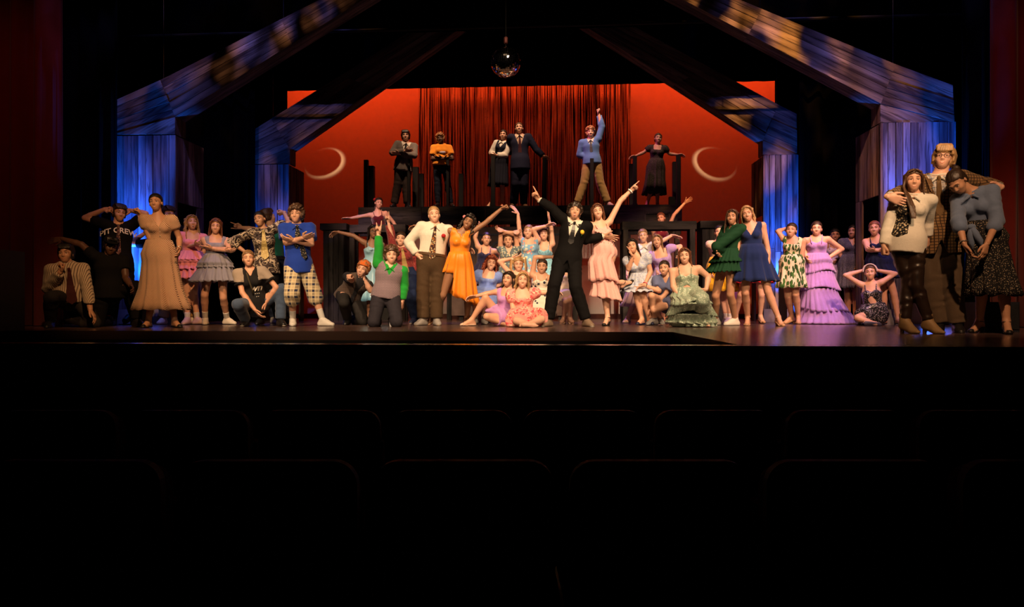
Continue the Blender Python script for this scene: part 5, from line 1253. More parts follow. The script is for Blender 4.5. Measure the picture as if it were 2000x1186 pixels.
m = cl('green_shirt_cloth', '#1f9a35'); p.top('shirt', m, sleeve=1.93, hem=.03, neck=('v', .06), e=.016, se=(.018, .020)); p.collar(m); p.top('sweater_vest', cl('argyle_knit', '#7d6a78', pat='argyle', c2='#a08d94', c3='#51465a', sc=48, bump=.5, bsc=160), sleeve=0, hem=.05, neck=('v', .13, .55), e=.027); p.pants(cl('charcoal_trousers', '#2e2b33'), e=(.02, .032)); p.shoes('sneaker', BLACK_S, WHITE_S); p.socks(mat('purple_sock', '#8a7aa0', .9, var=.2), .12)
p = Person('K8', 121, 1.72, 'f', 'performer in maroon shirt and loose tan tie raising a horn sign', (672, 385), (682, 460), (720, 700), [(590, 355, 0), (567, 242, 0)], [(828, 595, .2), (765, 685, -.4)], [(745, 880), (792, None)], [(785, 890), (822, None)],
           hyaw=-4, hroll=2, skin='fair', hair=('bun', 'dark'), hands=('horns', 'relax'), tips=((552, 145), None), thumbs=((1, -.6, 0), None))
m = cl('maroon_patterned_cloth', '#7d2c2f', pat='blotch', c2='#94413c', c3='#6a1f26', sc=22); p.top('shirt', m, sleeve=1.85, hem=.03, neck=('v', .06), e=.022, se=(.026, .034)); p.collar(m); p.tie(cl('tan_scarf', '#a98d58'), .40, .058); p.pants(cl('navy_trousers', '#1d2a4a'), e=(.018, .032)); p.shoes('sneaker', NAVY_S, WHITE_S)
p = Person('C', 133, 1.80, 'm', 'stocky man in cream shirt, floral tie and brown trousers, hand on hip', (872, 192), (882, 268), (850, 530), [(678, 395, .3), (745, 490, -.5)], [(1010, 405, 1), (1095, 432, -.2)], [(790, 760), (790, None)], [(892, 760), (890, None)],
           hyaw=2, skin='fair', hair=('slick', 'blonde'), hands=('fist', 'relax'), tips=(None, (1135, 445)), toes=(-35, 10), bw=1.12)
p.top('shirt', WHITEC, sleeve=1.93, hem=.0, neck=('v', .05), e=.024, se=(.022, .022)); p.collar(WHITEC); p.tie(cl('floral_tie', (0.05, 0.02, 0.02), pat='floral', c2='#b2743a', c3='#d8c9a0', sc=45), .47, .058)
bq = p.tp(.135, p.T-.15, .012); p.blob('rose_boutonniere', REDF, bq, (.032, .026, .03)); p.stroke('boutonniere_leaf', LEAFM, [bq, bq-.07*p.w+.01*p.u], .008)
p.pants(cl('brown_wool', '#4a3826'), e=(.022, .05), top=.03); p.belt(BROWN_S, .035+.05); p.shoes('sneaker', GREY_S, mat('tan_sole', (0.4, 0.28, 0.16), .6, var=.1))
p = Person('C', 133, 1.74, 'f', 'dancer in orange wrap dress leaning with one fist thrown up to the right', (1130, 245), (1072, 318), (1055, 560), [(880, 272, .8), (765, 278, -.2)], [(1250, 255, 0), (1375, 145, 0)], [(938, 790), (858, None)], [(1128, 810), (1118, None)],
           phi=8, hyaw=-10, hroll=22, skin='brown', hair=('curlylong', 'black', .92), expr='smile', hands=('relax', 'fist'), tips=((725, 280), (1425, 120)), heel=True, toes=(-38, 5))
m = mat('orange_satin', '#f28a1c', .45, var=.1, bump=.3, bsc=16, spec=.4, sheen=.1); p.top('dress_bodice', m, sleeve=0, hem=-.02, neck=('tank', .03, .05, .2), e=.016); p.skirt('dress_skirt', m, 800, flare=.05, pleat=.05, npl=12, hemtilt=-.13, ybias=.02, slit=(3.6, 4.35, .45)); p.shoes('heel', TAN_S)
p.blob('hair_flower', cl('pink_petal', '#e2838a'), p.hd+p.HR@V3(-.085, -.02, .05), (.026, .02, .026))

# ================================================================== MIDDLE GROUP
p = Person('K4', 116, 1.60, 'f', 'dark haired woman in navy camisole between orange dress and red hair', (190, 368), (188, 445), (160, 660), [(84, 352, 0), (110, 290, 0)], [(338, 520, .3), (290, 600)], [(140, 880), (135, None)], [(185, 880), (185, None)],
           hyaw=4, skin='light', hair=('bun', 'black'), expr='closed')
m = cl('navy_satin_top', '#2b2a52', rough=.5); p.top('dress_bodice', m, sleeve=0, hem=-.03, neck=('strap', .12), e=.012); p.skirt('dress_skirt', m, 900, flare=.08); p.shoes('flat', BLACK_S)
p = Person('K4', 118, 1.66, 'f', 'woman in grey floral dress with both arms crossed above her head', (393, 385), (398, 455), (400, 665), [(322, 312, -.2), (440, 302, -.5)], [(462, 330, -.2), (345, 290, -.5)], [(380, 870), (380, None)], [(425, 870), (425, None)],
           hyaw=-4, hpit=-4, skin='light', hair=('bun', 'brown'), expr='open', thumbs=((0, -.5, -1), (0, -.5, -1)))
m = cl('grey_floral_cotton', '#5f6f78', pat='floral', c2='#d9cfae', c3='#9bb0b0', sc=26, bump=.1); p.top('dress_bodice', m, sleeve=.12, hem=-.03, neck=('v', .10), e=.014); p.skirt('dress_skirt', m, 900, flare=.10); p.shoes('flat', BEIGE_S)
p = Person('K4', 118, 1.70, 'f', 'woman in blue and pink floral sundress reaching one hand straight up', (580, 302), (588, 375), (592, 620), [(492, 245, 0), (482, 128, 0)], [(622, 275, -.2), (742, 245, -.2)], [(575, 850), (570, None)], [(612, 850), (620, None)],
           hyaw=-6, hroll=4, skin='fair', hair=('bun', 'dkblonde'), hands=('spread', 'relax'), tips=((432, 62), (790, 225)), thumbs=((-.5, -.5, 0), None))
m = cl('blue_pink_floral', '#7fb2d8', pat='floral', c2='#f29a8c', c3='#e8e2d0', sc=17, bump=.1); p.top('dress_bodice', m, sleeve=0, hem=-.03, neck=('tank', .08, .07), e=.014); p.skirt('dress_skirt', m, 900, flare=.10); p.shoes('flat', BEIGE_S)
p = Person('K4', 117, 1.68, 'f', 'curly brown haired woman in sky blue strapless dress with raised arm', (720, 322), (722, 412), (722, 640), [(652, 520, .4), (660, 610)], [(792, 275, 0), (772, 195, 0)], [(705, 860), (700, None)], [(745, 860), (745, None)],
           hyaw=2, hroll=-3, skin='fair', hair=('curlylong', 'brown', .92), hands=('relax', 'flat'), tips=(None, (766, 150)))
m = cl('sky_blue_cotton', '#8fd0ea', pat='blotch', c2='#a9dcef', c3='#7cc3e2', sc=18); p.top('dress_bodice', m, sleeve=0, hem=-.03, neck=('strap', .13), e=.014); p.skirt('dress_skirt', m, 900, flare=.10); p.shoes('flat', BEIGE_S)
p = Person('K4', 125, 1.66, 'f', 'red haired woman in periwinkle puff sleeve dress sitting on orange chair', (235, 592), (212, 672), (190, 885), [(78, 790, .2), (72, 880, -.5)], [(322, 782, .3), (240, 822, -.4)], [(92, 945, -1), (88, None)], [(195, 955, -1), (168, None)],
           hyaw=3, hroll=10, skin='fair', hair=('curlylong', 'red'), hands=('relax', 'flat'), tips=(None, (188, 815)), toes=(-10, 10))
m = cl('periwinkle_cotton', '#7f9ae6', pat='streak', c2='#728cd8', c3='#8fa9ee', sc=30, bump=.35); p.top('dress_bodice', m, sleeve=.20, hem=-.05, neck=('square', .105, .095), e=.016, puff=.074); p.lap('dress_skirt', m, .75, (.045, .08), drop=.06); p.socks(SOCK, .08); p.shoes('sneaker', GREY_S, WHITE_S)
CH = p
p = Person('K4', 126, 1.62, 'f', 'blonde woman with pigtails in coral top, one elbow up behind the red hair', (486, 602), (490, 680), (500, 880), [(308, 572, -.2), (432, 545, 0)], [(590, 785, .4), (560, 850)], [(455, None), (470, None)], [(550, None), (545, None)],
           hyaw=4, hpit=6, skin='fair', hair=('pigtails', 'blonde'), kneel=(True, True))
m = cl('coral_cotton', '#e79a88'); p.top('dress_bodice', m, sleeve=0, hem=-.02, neck=('tank', .09, .08), e=.014); p.lap('dress_skirt', m, .7); p.shoes('flat', BEIGE_S)
for sg in (-1, 1): p.blob('hair_bow', cl('cream_ribbon', '#e6d8c0'), p.hd+p.HR@V3(sg*.088, -.01, .088), (.024, .016, .02))
p = Person('K4', 128, 1.64, 'f', 'woman in white polka dot dress with forearm resting over her head', (706, 622), (702, 700), (695, 895), [(640, 535, -.2), (800, 532, -.3)], [(800, 800, .3), (790, 880)], [(655, None), (670, None)], [(765, None), (750, None)],
           hyaw=-4, hpit=4, skin='light', hair=('bun', 'dark'), thumbs=((0, -.3, -1), None), kneel=(True, True))
m = cl('white_dotted_cotton', '#efe6da', pat='dots', c2='#1e2440', sc=13, bump=.1); p.top('dress_bodice', m, sleeve=0, hem=-.03, neck=('strap', .10), e=.014); p.lap('dress_skirt', m, .8, (.04, .08)); p.shoes('flat', BEIGE_S)
p = Person('K4', 137, 1.66, 'f', 'woman in short lavender dress sitting on floor with one knee up', (395, 738), (388, 832), (372, 1105), [(222, 866, -.2), (92, 895, -.1)], [(415, 960, 1), (425, 1080, -.2)], [(182, 912, -.6), (55, None, .2)], [(195, 1085, -1), (330, 1140, .2)],
           phi=-15, hyaw=-24, skin='light', hair=('long', 'dark', .93), hands=('relax', 'relax'), toes=(-60, (1, -.2, -.1)), kneel=(False, True))
m = cl('lavender_cotton', '#c48fd0', bump=.3); p.top('dress_bodice', m, sleeve=0, hem=-.02, neck=('tank', .10, .08), e=.013); p.lap('dress_skirt', m, .62, (.03, .05)); p.shoes('flat', BEIGE_S)
p = Person('K4', 141, 1.66, 'f', 'curly blonde in coral pink floral puff sleeve dress sitting on floor in front', (525, 748), (522, 842), (530, 1095), [(435, 1000, -.2), (448, 1125, -.2)], [(690, 862, .1), (790, 862, 0)], [(470, 1125, -1), (560, 1150, -.3)], [(700, 1110, -.6), (600, 1150, -.5)],
           hyaw=2, hroll=4, skin='fair', hair=('wavy', 'blonde', .95), hands=('flat', 'relax'), tips=((445, 1165, -.08), None), kneel=(True, True), toes=((1, -.2, -.05), (-1, -.2, -.05)))
m = cl('coral_floral', '#f4a49c', pat='blotch', c2='#e0525e', c3='#f7d2b8', sc=16, bump=.2); p.top('dress_bodice', m, sleeve=.22, hem=-.04, neck=('square', .11, .10), e=.018, puff=.085); p.lap('dress_skirt', m, .85, (.05, .10), kk=.14); p.bracelet('a', SILVER)
# orange chair of the red haired woman
c = empty('chair', (CH.base[0], CH.base[1]+.02, 0), 0, 'orange wooden chair under the red haired woman', 'chair'); OR = mat('orange_paint', '#d9741f', .5, var=.15)
b = MB(); b.box(-.20, .20, -.20, .22, .355, .385, .02); b.build('seat', OR, c)
for x in (-.18, .18):
    b = MB(); b.tube([(x, -.18, 0), (x*.95, -.17, .355)], .016); b.build('leg', OR, c)
    b = MB(); b.tube([(x, .20, 0), (x, .205, .355), (x, .24, .62)], .016); b.build('leg', OR, c)
b = MB(); b.box(-.20, .20, .225, .25, .53, .64, .005); b.build('backrest', OR, c)

# ================================================================== CENTRE COUPLE
p = Person('K9', 120, 1.58, 'f', 'girl in white skirt crouching behind the legs of the tuxedo', (225, 610), (222, 680), (220, 900), [(175, 800, .2), (190, 910, -1)], [(255, 800, .2), (235, 900, -1)], [(205, 955, -1), (188, None)], [(245, 935, -1), (243, None)],
           skin='fair', hair=('bun', 'brown'))
m = cl('white_gauze', '#f0dcd4'); p.top('dress_bodice', m, sleeve=.2, hem=-.02, neck=('scoop', .08), e=.014); p.lap('dress_skirt', m, .7, (.04, .07)); p.shoes('heel', BEIGE_S)
p = Person('K9', 138, 1.80, 'm', 'curly haired man in black tuxedo laughing and pointing up to the left', (285, 158), (288, 238), (222, 580), [(85, 125, 0), (-38, 43, 0)], [(382, 405, .4), (550, 368, .6)], [(105, 800), (52, None)], [(292, 830), (388, None)],
           hyaw=2, hpit=-10, hroll=6, skin='light', hair=('curly', 'dark'), expr='open', hands=('point', 'spread'), tips=((-118, -88), (612, 380)), thumbs=((.5, -.6, .6), (0, -.6, .8)), toes=(-25, 25))
p.top('dress_shirt', WHITEC, sleeve=1.97, hem=.0, neck=('v', .04), e=.014, se=(.012, .014)); p.collar(WHITEC)
TUX = cl('tuxedo_black', (0.006, 0.0055, 0.006), spec=.1); SHV = p.last
jv = p.top('tuxedo_jacket', TUX, sleeve=1.88, hem=.15, neck=('jacket', .34, .30), e=.026, se=(.024, .022), cut=lambda a, b, c, z: np.maximum(-np.maximum(np.abs(a+.0)-(-.02-c)*.45, -b), -1.0)); JV = p.last
b = MB(); V_ = np.concatenate([SHV, JV])
for sg in (-1, 1):
    q = [p.tp(sg*.105, p.T-.03, .004, V_), p.tp(sg*.055, p.T-.05, .004, V_), p.tp(sg*.012, p.T-.31, .006, V_), p.tp(sg*.075, p.T-.17, .008, V_)]; b.add(q, [(0, 1, 2, 3)])
lo_ = b.build('lapel', mat('black_satin', (0.016, 0.015, 0.016), .3, var=0, spec=.5), p.root)
p.last = SHV; p.tie(mat('black_satin', (0.016, 0.015, 0.016), .3), .30, .045); p.last = JV; q = p.tp(.13, p.T-.15, .01); p.blob('yellow_boutonniere', YELF, q, (.03, .024, .034)); p.stroke('boutonniere_leaf', LEAFM, [q, q-.06*p.w], .007)
p.pants(TUX, e=(.02, .04)); p.shoes('sneaker', mat('brown_trainer', (0.24, 0.17, 0.12), .5, var=.2), WHITE_S)
p = Person('E', 135, 1.72, 'f', 'woman in pale pink ruffled dress kicking one foot back and pointing up right', (235, 258), (246, 338), (285, 545), [(105, 335, .8), (30, 308, -.2)], [(388, 185, 0), (462, 112, 0)], [(285, 790), (302, None)], [(285, 745, -.3), (402, 738, .6)],
           phi=18, hyaw=4, hroll=-8, skin='fair', hair=('bob', 'auburn'), hands=('relax', 'point'), tips=((0, 300), (548, 40)), thumbs=(None, (-.4, -.5, .8)), heel=True, toes=(-20, (.5, .2, .45)))
m = cl('pale_pink_chiffon', '#eeb3ae', bump=.3); p.top('dress_bodice', m, sleeve=0, hem=-.02, neck=('strap', .08), e=.014); p.skirt('dress_skirt', m, 850, tiers=[740], flare=.0, pleat=.045, ruffle=.05, npl=10, hemtilt=-.04, tilt=.03, leg='a')
for tz, ww in ((p.T-.12, .05), (p.T-.24, .045)):
    b = MB(); n = 22; vs_ = []
    for i in range(n+1):
        t = i/n; a = -.13+.26*t; c_ = tz+.05-.12*t+.010*math.sin(i*1.9)
        for q_, o_ in ((0, .004), (-.045, .022+.014*math.sin(i*2.3))): vs_.append(tuple(p.P+a*p.u+(c_+q_)*p.w+(p.front(a, c_+q_)+o_)*p.v))
    b.add(vs_, [(2*i, 2*i+1, 2*i+3, 2*i+2) for i in range(n)]); ro = b.build('ruffle', m, p.root, True)
p.shoes('heel', BLACK_S); p.bracelet('b', mat('white_cuff', (0.8, 0.78, 0.75), .6, var=0), .93, .014)

# ================================================================== RIGHT OF CENTRE
p = Person('K5', 97, 1.70, 'f', 'dancer in burgundy leotard at the back raising an arm to the right', (432, 128), (432, 215), (430, 430), [(368, 335, .3), (385, 400)], [(552, 95, 0), (652, -15, 0)], [(420, 620), (420, None)], [(460, 620), (460, None)],
           hyaw=-12, hroll=-10, zg=.44, skin='light', hair=('bun', 'auburn'), hands=('relax', 'spread'), tips=(None, (718, -62)), thumbs=(None, (-.6, -.4, .5)))
m = mat('burgundy_velvet', '#7c1126', .7, var=.2, sheen=.5, spec=.2); p.top('leotard', m, sleeve=0, hem=-.02, neck=('strap', .08), e=.012); p.skirt('dress_skirt', m, 760, flare=.10, pleat=.05); p.shoes('flat', BEIGE_S)
p = Person('K5', 118, 1.66, 'f', 'girl in white collared blouse stretching one arm to the right behind others', (265, 292), (275, 378), (272, 640), [(130, 560, .3), (118, 655)], [(448, 335, 0), (532, 285, 0)], [(190, 880), (125, None)], [(300, 880), (330, None)],
           hyaw=0, skin='fair', hair=('bun', 'dkblonde'), expr='closed', hands=('relax', 'flat'), tips=(None, (585, 300)))
m = cl('white_checked_cotton', '#e8e4ea', pat='plaid', c2='#c4cbe0', c3='#f4f0ee', sc=16); p.top('blouse', m, sleeve=.35, hem=-.02, neck=('v', .05), e=.018); p.collar(WHITEC); p.skirt('dress_skirt', cl('pale_pink_gauze', '#d9b5bd'), 940, flare=.12, pleat=.05); p.shoes('flat', BEIGE_S)
p = Person('K5', 121, 1.62, 'f', 'open mouthed girl in lilac puff sleeve dress with elbow out to the right', (396, 338), (425, 425), (478, 680), [(398, 560, .2), (400, 640)], [(612, 385, .1), (605, 440, -.5)], [(450, 880), (450, None)], [(505, 880), (500, None)],
           hyaw=-4, hroll=-5, skin='light', hair=('long', 'dkblonde', .92), expr='open')
m = cl('lilac_stripe_cotton', '#b79ad6', pat='stripe', c2='#a283c4', sc=60, bump=.3); p.top('dress_bodice', m, sleeve=.25, hem=-.03, neck=('scoop', .12, .10), e=.016, puff=.07); p.skirt('dress_skirt', m, 800, flare=.10, pleat=.05); p.shoes('flat', BEIGE_S)
p = Person('K5', 127, 1.66, 'f', 'black haired woman in pale floral dress resting cheek on her hand', (165, 382), (202, 470), (262, 735), [(130, 598, -.3), (172, 480, -.6)], [(335, 622, .1), (282, 738, -.8)], [(203, 828, -.8), (255, None)], [(262, 822, -.8), (325, None)],
           phi=-8, hyaw=-4, hroll=-14, lean=.12, skin='light', hair=('straightlong', 'black', .95), hands=('flat', 'relax'), tips=((135, 415), (212, 778)), toes=(-25, 15))
m = cl('pale_blue_floral', '#c3cbe0', pat='blotch', c2='#9aa7cc', c3='#e4dccf', sc=30, bump=.2); p.top('dress_bodice', m, sleeve=.15, hem=-.03, neck=('v', .16, .5), e=.014, puff=.066); p.skirt('dress_skirt', m, 810, flare=.13, pleat=.05, tiers=1); p.shoes('flat', NAVY_S); p.bracelet('b', cl('pink_band', '#e04a6a'), .93, .006)
p = Person('K5', 130, 1.64, 'f', 'crouching woman in slate blue romper holding out a hand, beside sage dress', (462, 592), (482, 665), (500, 905), [(415, 800, -.5), (280, 748, -.5)], [(455, 850, -.3), (335, 962, -.5)], [(345, 845, -1), (370, None)], [(365, 975, -1), (430, None)],
           phi=-12, hyaw=-8, hroll=-4, lean=.08, skin='light', hair=('bun', 'dark'), tips=((195, 778), (345, 1020)), hands=('relax', 'relax'))
m = cl('slate_blue_cotton', '#66709a'); p.top('blouse', m, sleeve=.65, hem=.02, neck=('v', .10), e=.022, se=(.022, .04)); p.lap('shorts', cl('grey_blue_shorts', '#4d5373'), .45, (.02, .04), kk=.04); p.shoes('sneaker', GREY_S, WHITE_S); p.bracelet('a', SILVER)
p = Person('K5', 143, 1.72, 'f', 'woman in long sage green sequin dress kneeling with hands on one knee', (650, 478), (655, 575), (680, 850), [(545, 762, -.2), (620, 868, -.7)], [(872, 668, .1), (850, 788, -.5)], [(600, None, -.4), (640, None)], [(800, 880, -1), (830, None)],
           hyaw=0, hroll=-3, skin='fair', hair=('long', 'auburn', .95), hands=('flat', 'flat'), tips=((708, 895), (775, 835)), kneel=(True, False), bw=1.14)
m = mat('sage_sequin', '#9db09c', .5, .0, pat='sequin', c2='#dfe6d2', sc=95, var=.2, bump=.4, bsc=60, spec=.4); p.top('dress_bodice', m, sleeve=0, hem=-.04, neck=('strap', .13), e=.014, cut=lambda a, b, c, z: np.maximum(.0, 1)*(.028-np.sqrt((a/1.6)**2+(c-.125)**2))*(b > 0)-(b <= 0)*.1)
p.skirt('dress_skirt', m, None, tiers=[930, 1030], flare=.07, pleat=.06, npl=19, ruffle=.02, top=.30, tilt=.05); p.lap('dress_lap', m, 1.4, (.040, .060), top=.30, kk=.08); p.bracelet('a', SILVER)

# ================================================================== RIGHT GROUP
p = Person('K6', 121, 1.62, 'f', 'dark haired girl in yellow skirt peeking out behind the green romper', (115, 292), (112, 372), (112, 600), [(52, 510, .2), (42, 620)], [(172, 500, .3), (165, 600)], [(140, 830), (172, None)], [(190, 840), (214, None)],
           hyaw=-3, skin='fair', hair=('bun', 'black'), expr='closed', toes=(30, -30))
p.top('blouse', cl('pale_peach_cotton', '#e8c8b4'), sleeve=.2, hem=-.02, neck=('scoop', .07), e=.014); m = cl('yellow_satin', '#e6b41e', rough=.4); p.skirt('skirt', m, 815, flare=.12, pleat=.04, npl=10); p.socks(SOCK, .08); p.shoes('sneaker', WHITE_S, WHITE_S)
b = MB(); M_, A_ = p.footmap(0); q = [A_+M_@np.array(t) for t in ((-.051, .005, -.050), (-.050, -.045, -.068), (-.049, -.110, -.046), (-.050, -.048, -.058), (-.051, -.008, -.046))]; b.add([tuple(x-V3(0, .004, 0)) for x in q], [(0, 1, 2, 3, 4)]); b.build('swoosh_mark', BLACK_S, p.root)
p = Person('K6', 123, 1.52, 'f', 'girl in red skirt almost hidden behind the navy dress', (430, 340), (430, 410), (410, 600), [(370, 480, .2), (395, 560)], [(480, 480, .2), (450, 560)], [(300, 850), (262, None)], [(490, 850), (480, None)], skin='fair', hair=('bun', 'brown'), heel=True)
m = cl('scarlet_cotton', '#d0202c'); p.top('dress_bodice', m, sleeve=.1, hem=-.02, neck=('scoop', .08), e=.013); p.skirt('dress_skirt', m, 742, flare=.12, pleat=.05); p.shoes('heel', TAN_S)
p = Person('K6', 136, 1.74, 'f', 'woman in dark green romper with crossed arms standing back to back', (228, 158), (248, 238), (185, 560), [(110, 415, 0, .05), (105, 470, 0, -.12)], [(90, 420, 0, -.16), (150, 455, 0, -.06)], [(80, 860), (82, None)], [(212, 850), (252, None)],
           phi=-50, hyaw=-10, hroll=2, skin='tan', hair=('long', 'brown', .95), toes=(-55, -50))
m = cl('dark_green_crepe', '#164028'); p.top('romper_bodice', m, sleeve=1.85, hem=-.02, neck=('v', .08), e=.022, se=(.030, .045)); p.skirt('romper_skirt', m, 648, tiers=[560], flare=.07, pleat=.05, npl=26, ruffle=.03); p.belt(m, .10, .03)
for sg in (-1, 1): p.blob('waist_bow', m, p.tp(sg*.05, .10, .02, p.skirtV), (.05, .03, .028))
p.shoes('sneaker', WHITE_S, WHITE_S)
p = Person('K6', 138, 1.74, 'f', 'smiling blonde in navy v-neck skater dress leaning head to the left', (362, 128), (388, 215), (418, 520), [(278, 445, .2), (308, 588, -.2)], [(545, 440, .3), (552, 560, -.2)], [(345, 830), (366, None)], [(548, 820), (638, None)],
           hyaw=-2, hroll=-12, skin='light', hair=('halfup', 'blonde', .95), tips=((332, 695), (562, 645)), hands=('spread', 'relax'), heel=True, toes=(-5, 22))
m = cl('navy_jersey', '#182a5e', bump=.1); p.top('dress_bodice', m, sleeve=0, hem=-.06, neck=('tank', .09, .0, .55), e=.014); p.skirt('dress_skirt', m, 728, flare=.09, pleat=.04, npl=9, top=.40); p.shoes('heel', TAN_S); p.bracelet('a', mat('black_cord', (0.02, 0.02, 0.02), .6), .93, .008)
p = Person('K7', 126, 1.66, 'f', 'woman in green and cream leaf print dress with hand behind her head', (235, 158), (252, 240), (240, 500), [(98, 165, .1), (175, 138, .2)], [(338, 450, .2), (282, 588, -.5)], [(200, 820), (238, None)], [(278, 800), (305, None)],
           phi=-12, hyaw=-8, hroll=6, skin='light', hair=('pony', 'dark'), tips=((200, 160, .05), (222, 628)), heel=True, toes=(-55, 0))
m = cl('green_leaf_print', '#e6dcc0', pat='leafprint', c2='#3f6b2c', c3='#2c4a22', sc=20, st=(1.4, 1.4, .6), bump=.1); p.top('dress_bodice', m, sleeve=0, hem=-.03, neck=('tank', .09, .085), e=.014); p.skirt('dress_skirt', m, 735, flare=.08, pleat=.03, npl=10); p.shoes('heel', TAN_S)
p = Person('K7', 112, 1.62, 'f', 'girl in white and lavender dress behind the tiered lavender gown', (675, 208), (668, 292), (660, 520), [(600, 400, .3), (610, 480)], [(758, 405, .1), (700, 455)], [(655, 740), (655, None)], [(700, 740), (702, None)],
           hyaw=4, skin='tan', hair=('bun', 'black'))
m = cl('white_lilac_tulle', '#ddd0ee'); p.top('dress_bodice', m, sleeve=0, hem=-.03, neck=('strap', .09), e=.014); p.skirt('dress_skirt', m, 722, flare=.12, pleat=.05, npl=24); p.shoes('flat', BLACK_S)
p = Person('K7', 116, 1.68, 'f', 'dark haired woman in speckled grey short sleeve dress, hand on hip', (856, 172), (852, 252), (835, 490), [(722, 400, .2), (792, 475, -.4)], [(935, 400, .4), (915, 490)], [(800, 790), (812, None)], [(885, 790), (880, None)],
           phi=6, hyaw=-16, hroll=4, skin='tan', hair=('bun', 'black'), expr='closed', tips=((850, 472), None))
m = cl('grey_speckled_cotton', '#4e5064', pat='dots', c2='#8a8a98', sc=90); p.top('dress_bodice', m, sleeve=.5, hem=-.03, neck=('v', .12, .5), e=.02); p.skirt('dress_skirt', m, 738, flare=.09, pleat=.04); p.shoes('flat', BLACK_S)
p = Person('K7', 124, 1.74, 'f', 'woman in floor length tiered lavender tulle gown with hand on hip', (490, 142), (488, 222), (495, 480), [(362, 345, .3), (388, 430)], [(745, 345, .1), (580, 452, -.3)], [(450, 780), (440, None)], [(590, 800), (690, None)],
           hyaw=2, hroll=2, skin='fair', hair=('bun', 'dark'), hands=('relax', 'relax'), heel=True)
m = mat('lavender_tulle', '#bb92e0', .9, var=.12, bump=.4, bsc=30, sheen=.3, spec=.1); p.top('dress_bodice', m, sleeve=0, hem=-.05, neck=('strap', .10), e=.014); p.skirt('dress_skirt', m, None, tiers=[590, 760, 955], flare=.19, pleat=.055, npl=26, ruffle=.03, top=.36, tilt=.035); p.shoes('heel', TAN_S)
p = Person('K7', 131, 1.50, 'f', 'woman in short navy dress standing by the front right tower with folded arms', (1072, 138), (1082, 225), (1118, 480), [(1005, 352, 0, -.06), (1125, 362, 0, -.19)], [(1190, 350, 0, -.06), (1070, 350, 0, -.16)], [(1165, 760), (1170, None)], [(1270, 800), (1312, None)],
           hyaw=-4, hroll=-3, skin='light', hair=('bun', 'auburn'))
m = cl('midnight_cotton', '#1a2048'); p.top('dress_bodice', m, sleeve=0, hem=-.03, neck=('strap', .11), e=.014); p.skirt('dress_skirt', m, 635, flare=.06, pleat=.03); p.shoes('flat', BLACK_S)
p = Person('K7', 133, 1.57, 'f', 'woman in black sequin dress sitting on floor with both hands behind head', (1030, 580), (1032, 690), (1065, 1000), [(778, 608, 0), (958, 558, .3)], [(1282, 592, 0), (1102, 558, .3)], [(905, 1035, -1), (1000, 1070, -.2)], [(1020, 800, -.8), (1085, None)],
           hyaw=-3, skin='fair', hair=('bun', 'brown'), expr='closed', tips=((990, 545, .1), (1070, 545, .1)), kneel=(True, False), toes=((1, -.1, -.1), -20))
m = mat('black_sequin', (0.012, 0.012, 0.014), .35, .1, pat='sequin', c2=(0.5, 0.45, 0.5), sc=110, var=.2, spec=.5); p.top('dress_bodice', m, sleeve=0, hem=.04, neck=('strap', .12), e=.014); p.lap('dress_skirt', m, .60, (.03, .06), kk=.12, drop=.12); p.shoes('flat', mat('slate_slipper', (0.10, 0.10, 0.16), .5))
f = Field((-.12, -.12, .0), (.12, .13, .16), .006)
for i in range(16):
    a0, a1 = math.pi*i/16, math.pi*(i+1)/16; f.cone((.093*math.cos(a0), -.045, .02+.108*math.sin(a0)), (.093*math.cos(a1), -.045, .02+.108*math.sin(a1)), .010, .010, 0)
p.headpart('headband', *f.nets(), cl('pale_headband', '#d8c6c8'))
p = Person('G', 134, 1.50, 'f', 'dancer in pale pink skirt crouching behind the trio, mostly hidden', (640, 700), (640, 765), (630, 920), [(560, 850, .2), (515, 890, -.5)], [(720, 850, .2), (760, 890, -.5)], [(515, 940, -.5), (470, None)], [(745, 920, -.5), (775, None)],
           skin='light', hair=('bun', 'brown'), toes=(-60, 40))
m = cl('pale_pink_cotton', '#e8b6b4'); p.top('dress_bodice', m, sleeve=.2, hem=-.02, neck=('scoop', .08), e=.014); p.lap('dress_skirt', m, .7, (.04, .07), drop=.15); p.shoes('flat', mat('red_slipper', (0.5, 0.04, 0.06), .5))

# ================================================================== TRIO ON THE APRON
p = Person('G', 184, 1.94, 'm', 'tall man in glasses and brown tweed jacket hugging a woman on each side', (645, 118), (618, 210), (630, 565), [(435, 298, 0, -.08), (332, 332, 0, -.31)], [(865, 258, 0, -.10), (968, 278, 0, -.36)], [(585, 840), (622, None)], [(692, 840), (722, None)],
           hyaw=-4, hpit=-6, hroll=8, skin='fair', hair=('shaggy', 'blonde'), hands=('relax', 'relax'), tips=((412, 358, -.07), (880, 308, -.08)), thumbs=((0, -.2, 1), (0, -.2, 1)), toes=(-5, 10))
p.top('shirt', cl('white_grey_shirt', '#b8b2b0', pat='plaid', c2='#6d7480', c3='#d8d0c8', sc=20), sleeve=1.95, hem=.0, neck=('v', .05), e=.014, se=(.012, .014)); p.collar(WHITEC); p.tie(cl('tan_tie', '#6f5638'), .4, .04)
p.top('tweed_jacket', cl('brown_tweed', '#77593a', pat='tweed', c2='#34261a', c3='#94744e', sc=32, bump=.3), sleeve=1.88, hem=.17, neck=('jacket', .32, .34), e=.030, se=(.026, .026), cut=lambda a, b, c, z: -np.maximum(np.abs(a)-(-.02-c)*.4, -b))
b = MB()
for sg in (-1, 1): b.add([p.tp(sg*.12, p.T-.02, .005), p.tp(sg*.068, p.T-.05, .005), p.tp(sg*.012, p.T-.30, .007), p.tp(sg*.085, p.T-.16, .010)], [(0, 1, 2, 3)])
b.build('lapel', cl('brown_tweed_lapel', '#6b4f33'), p.root)
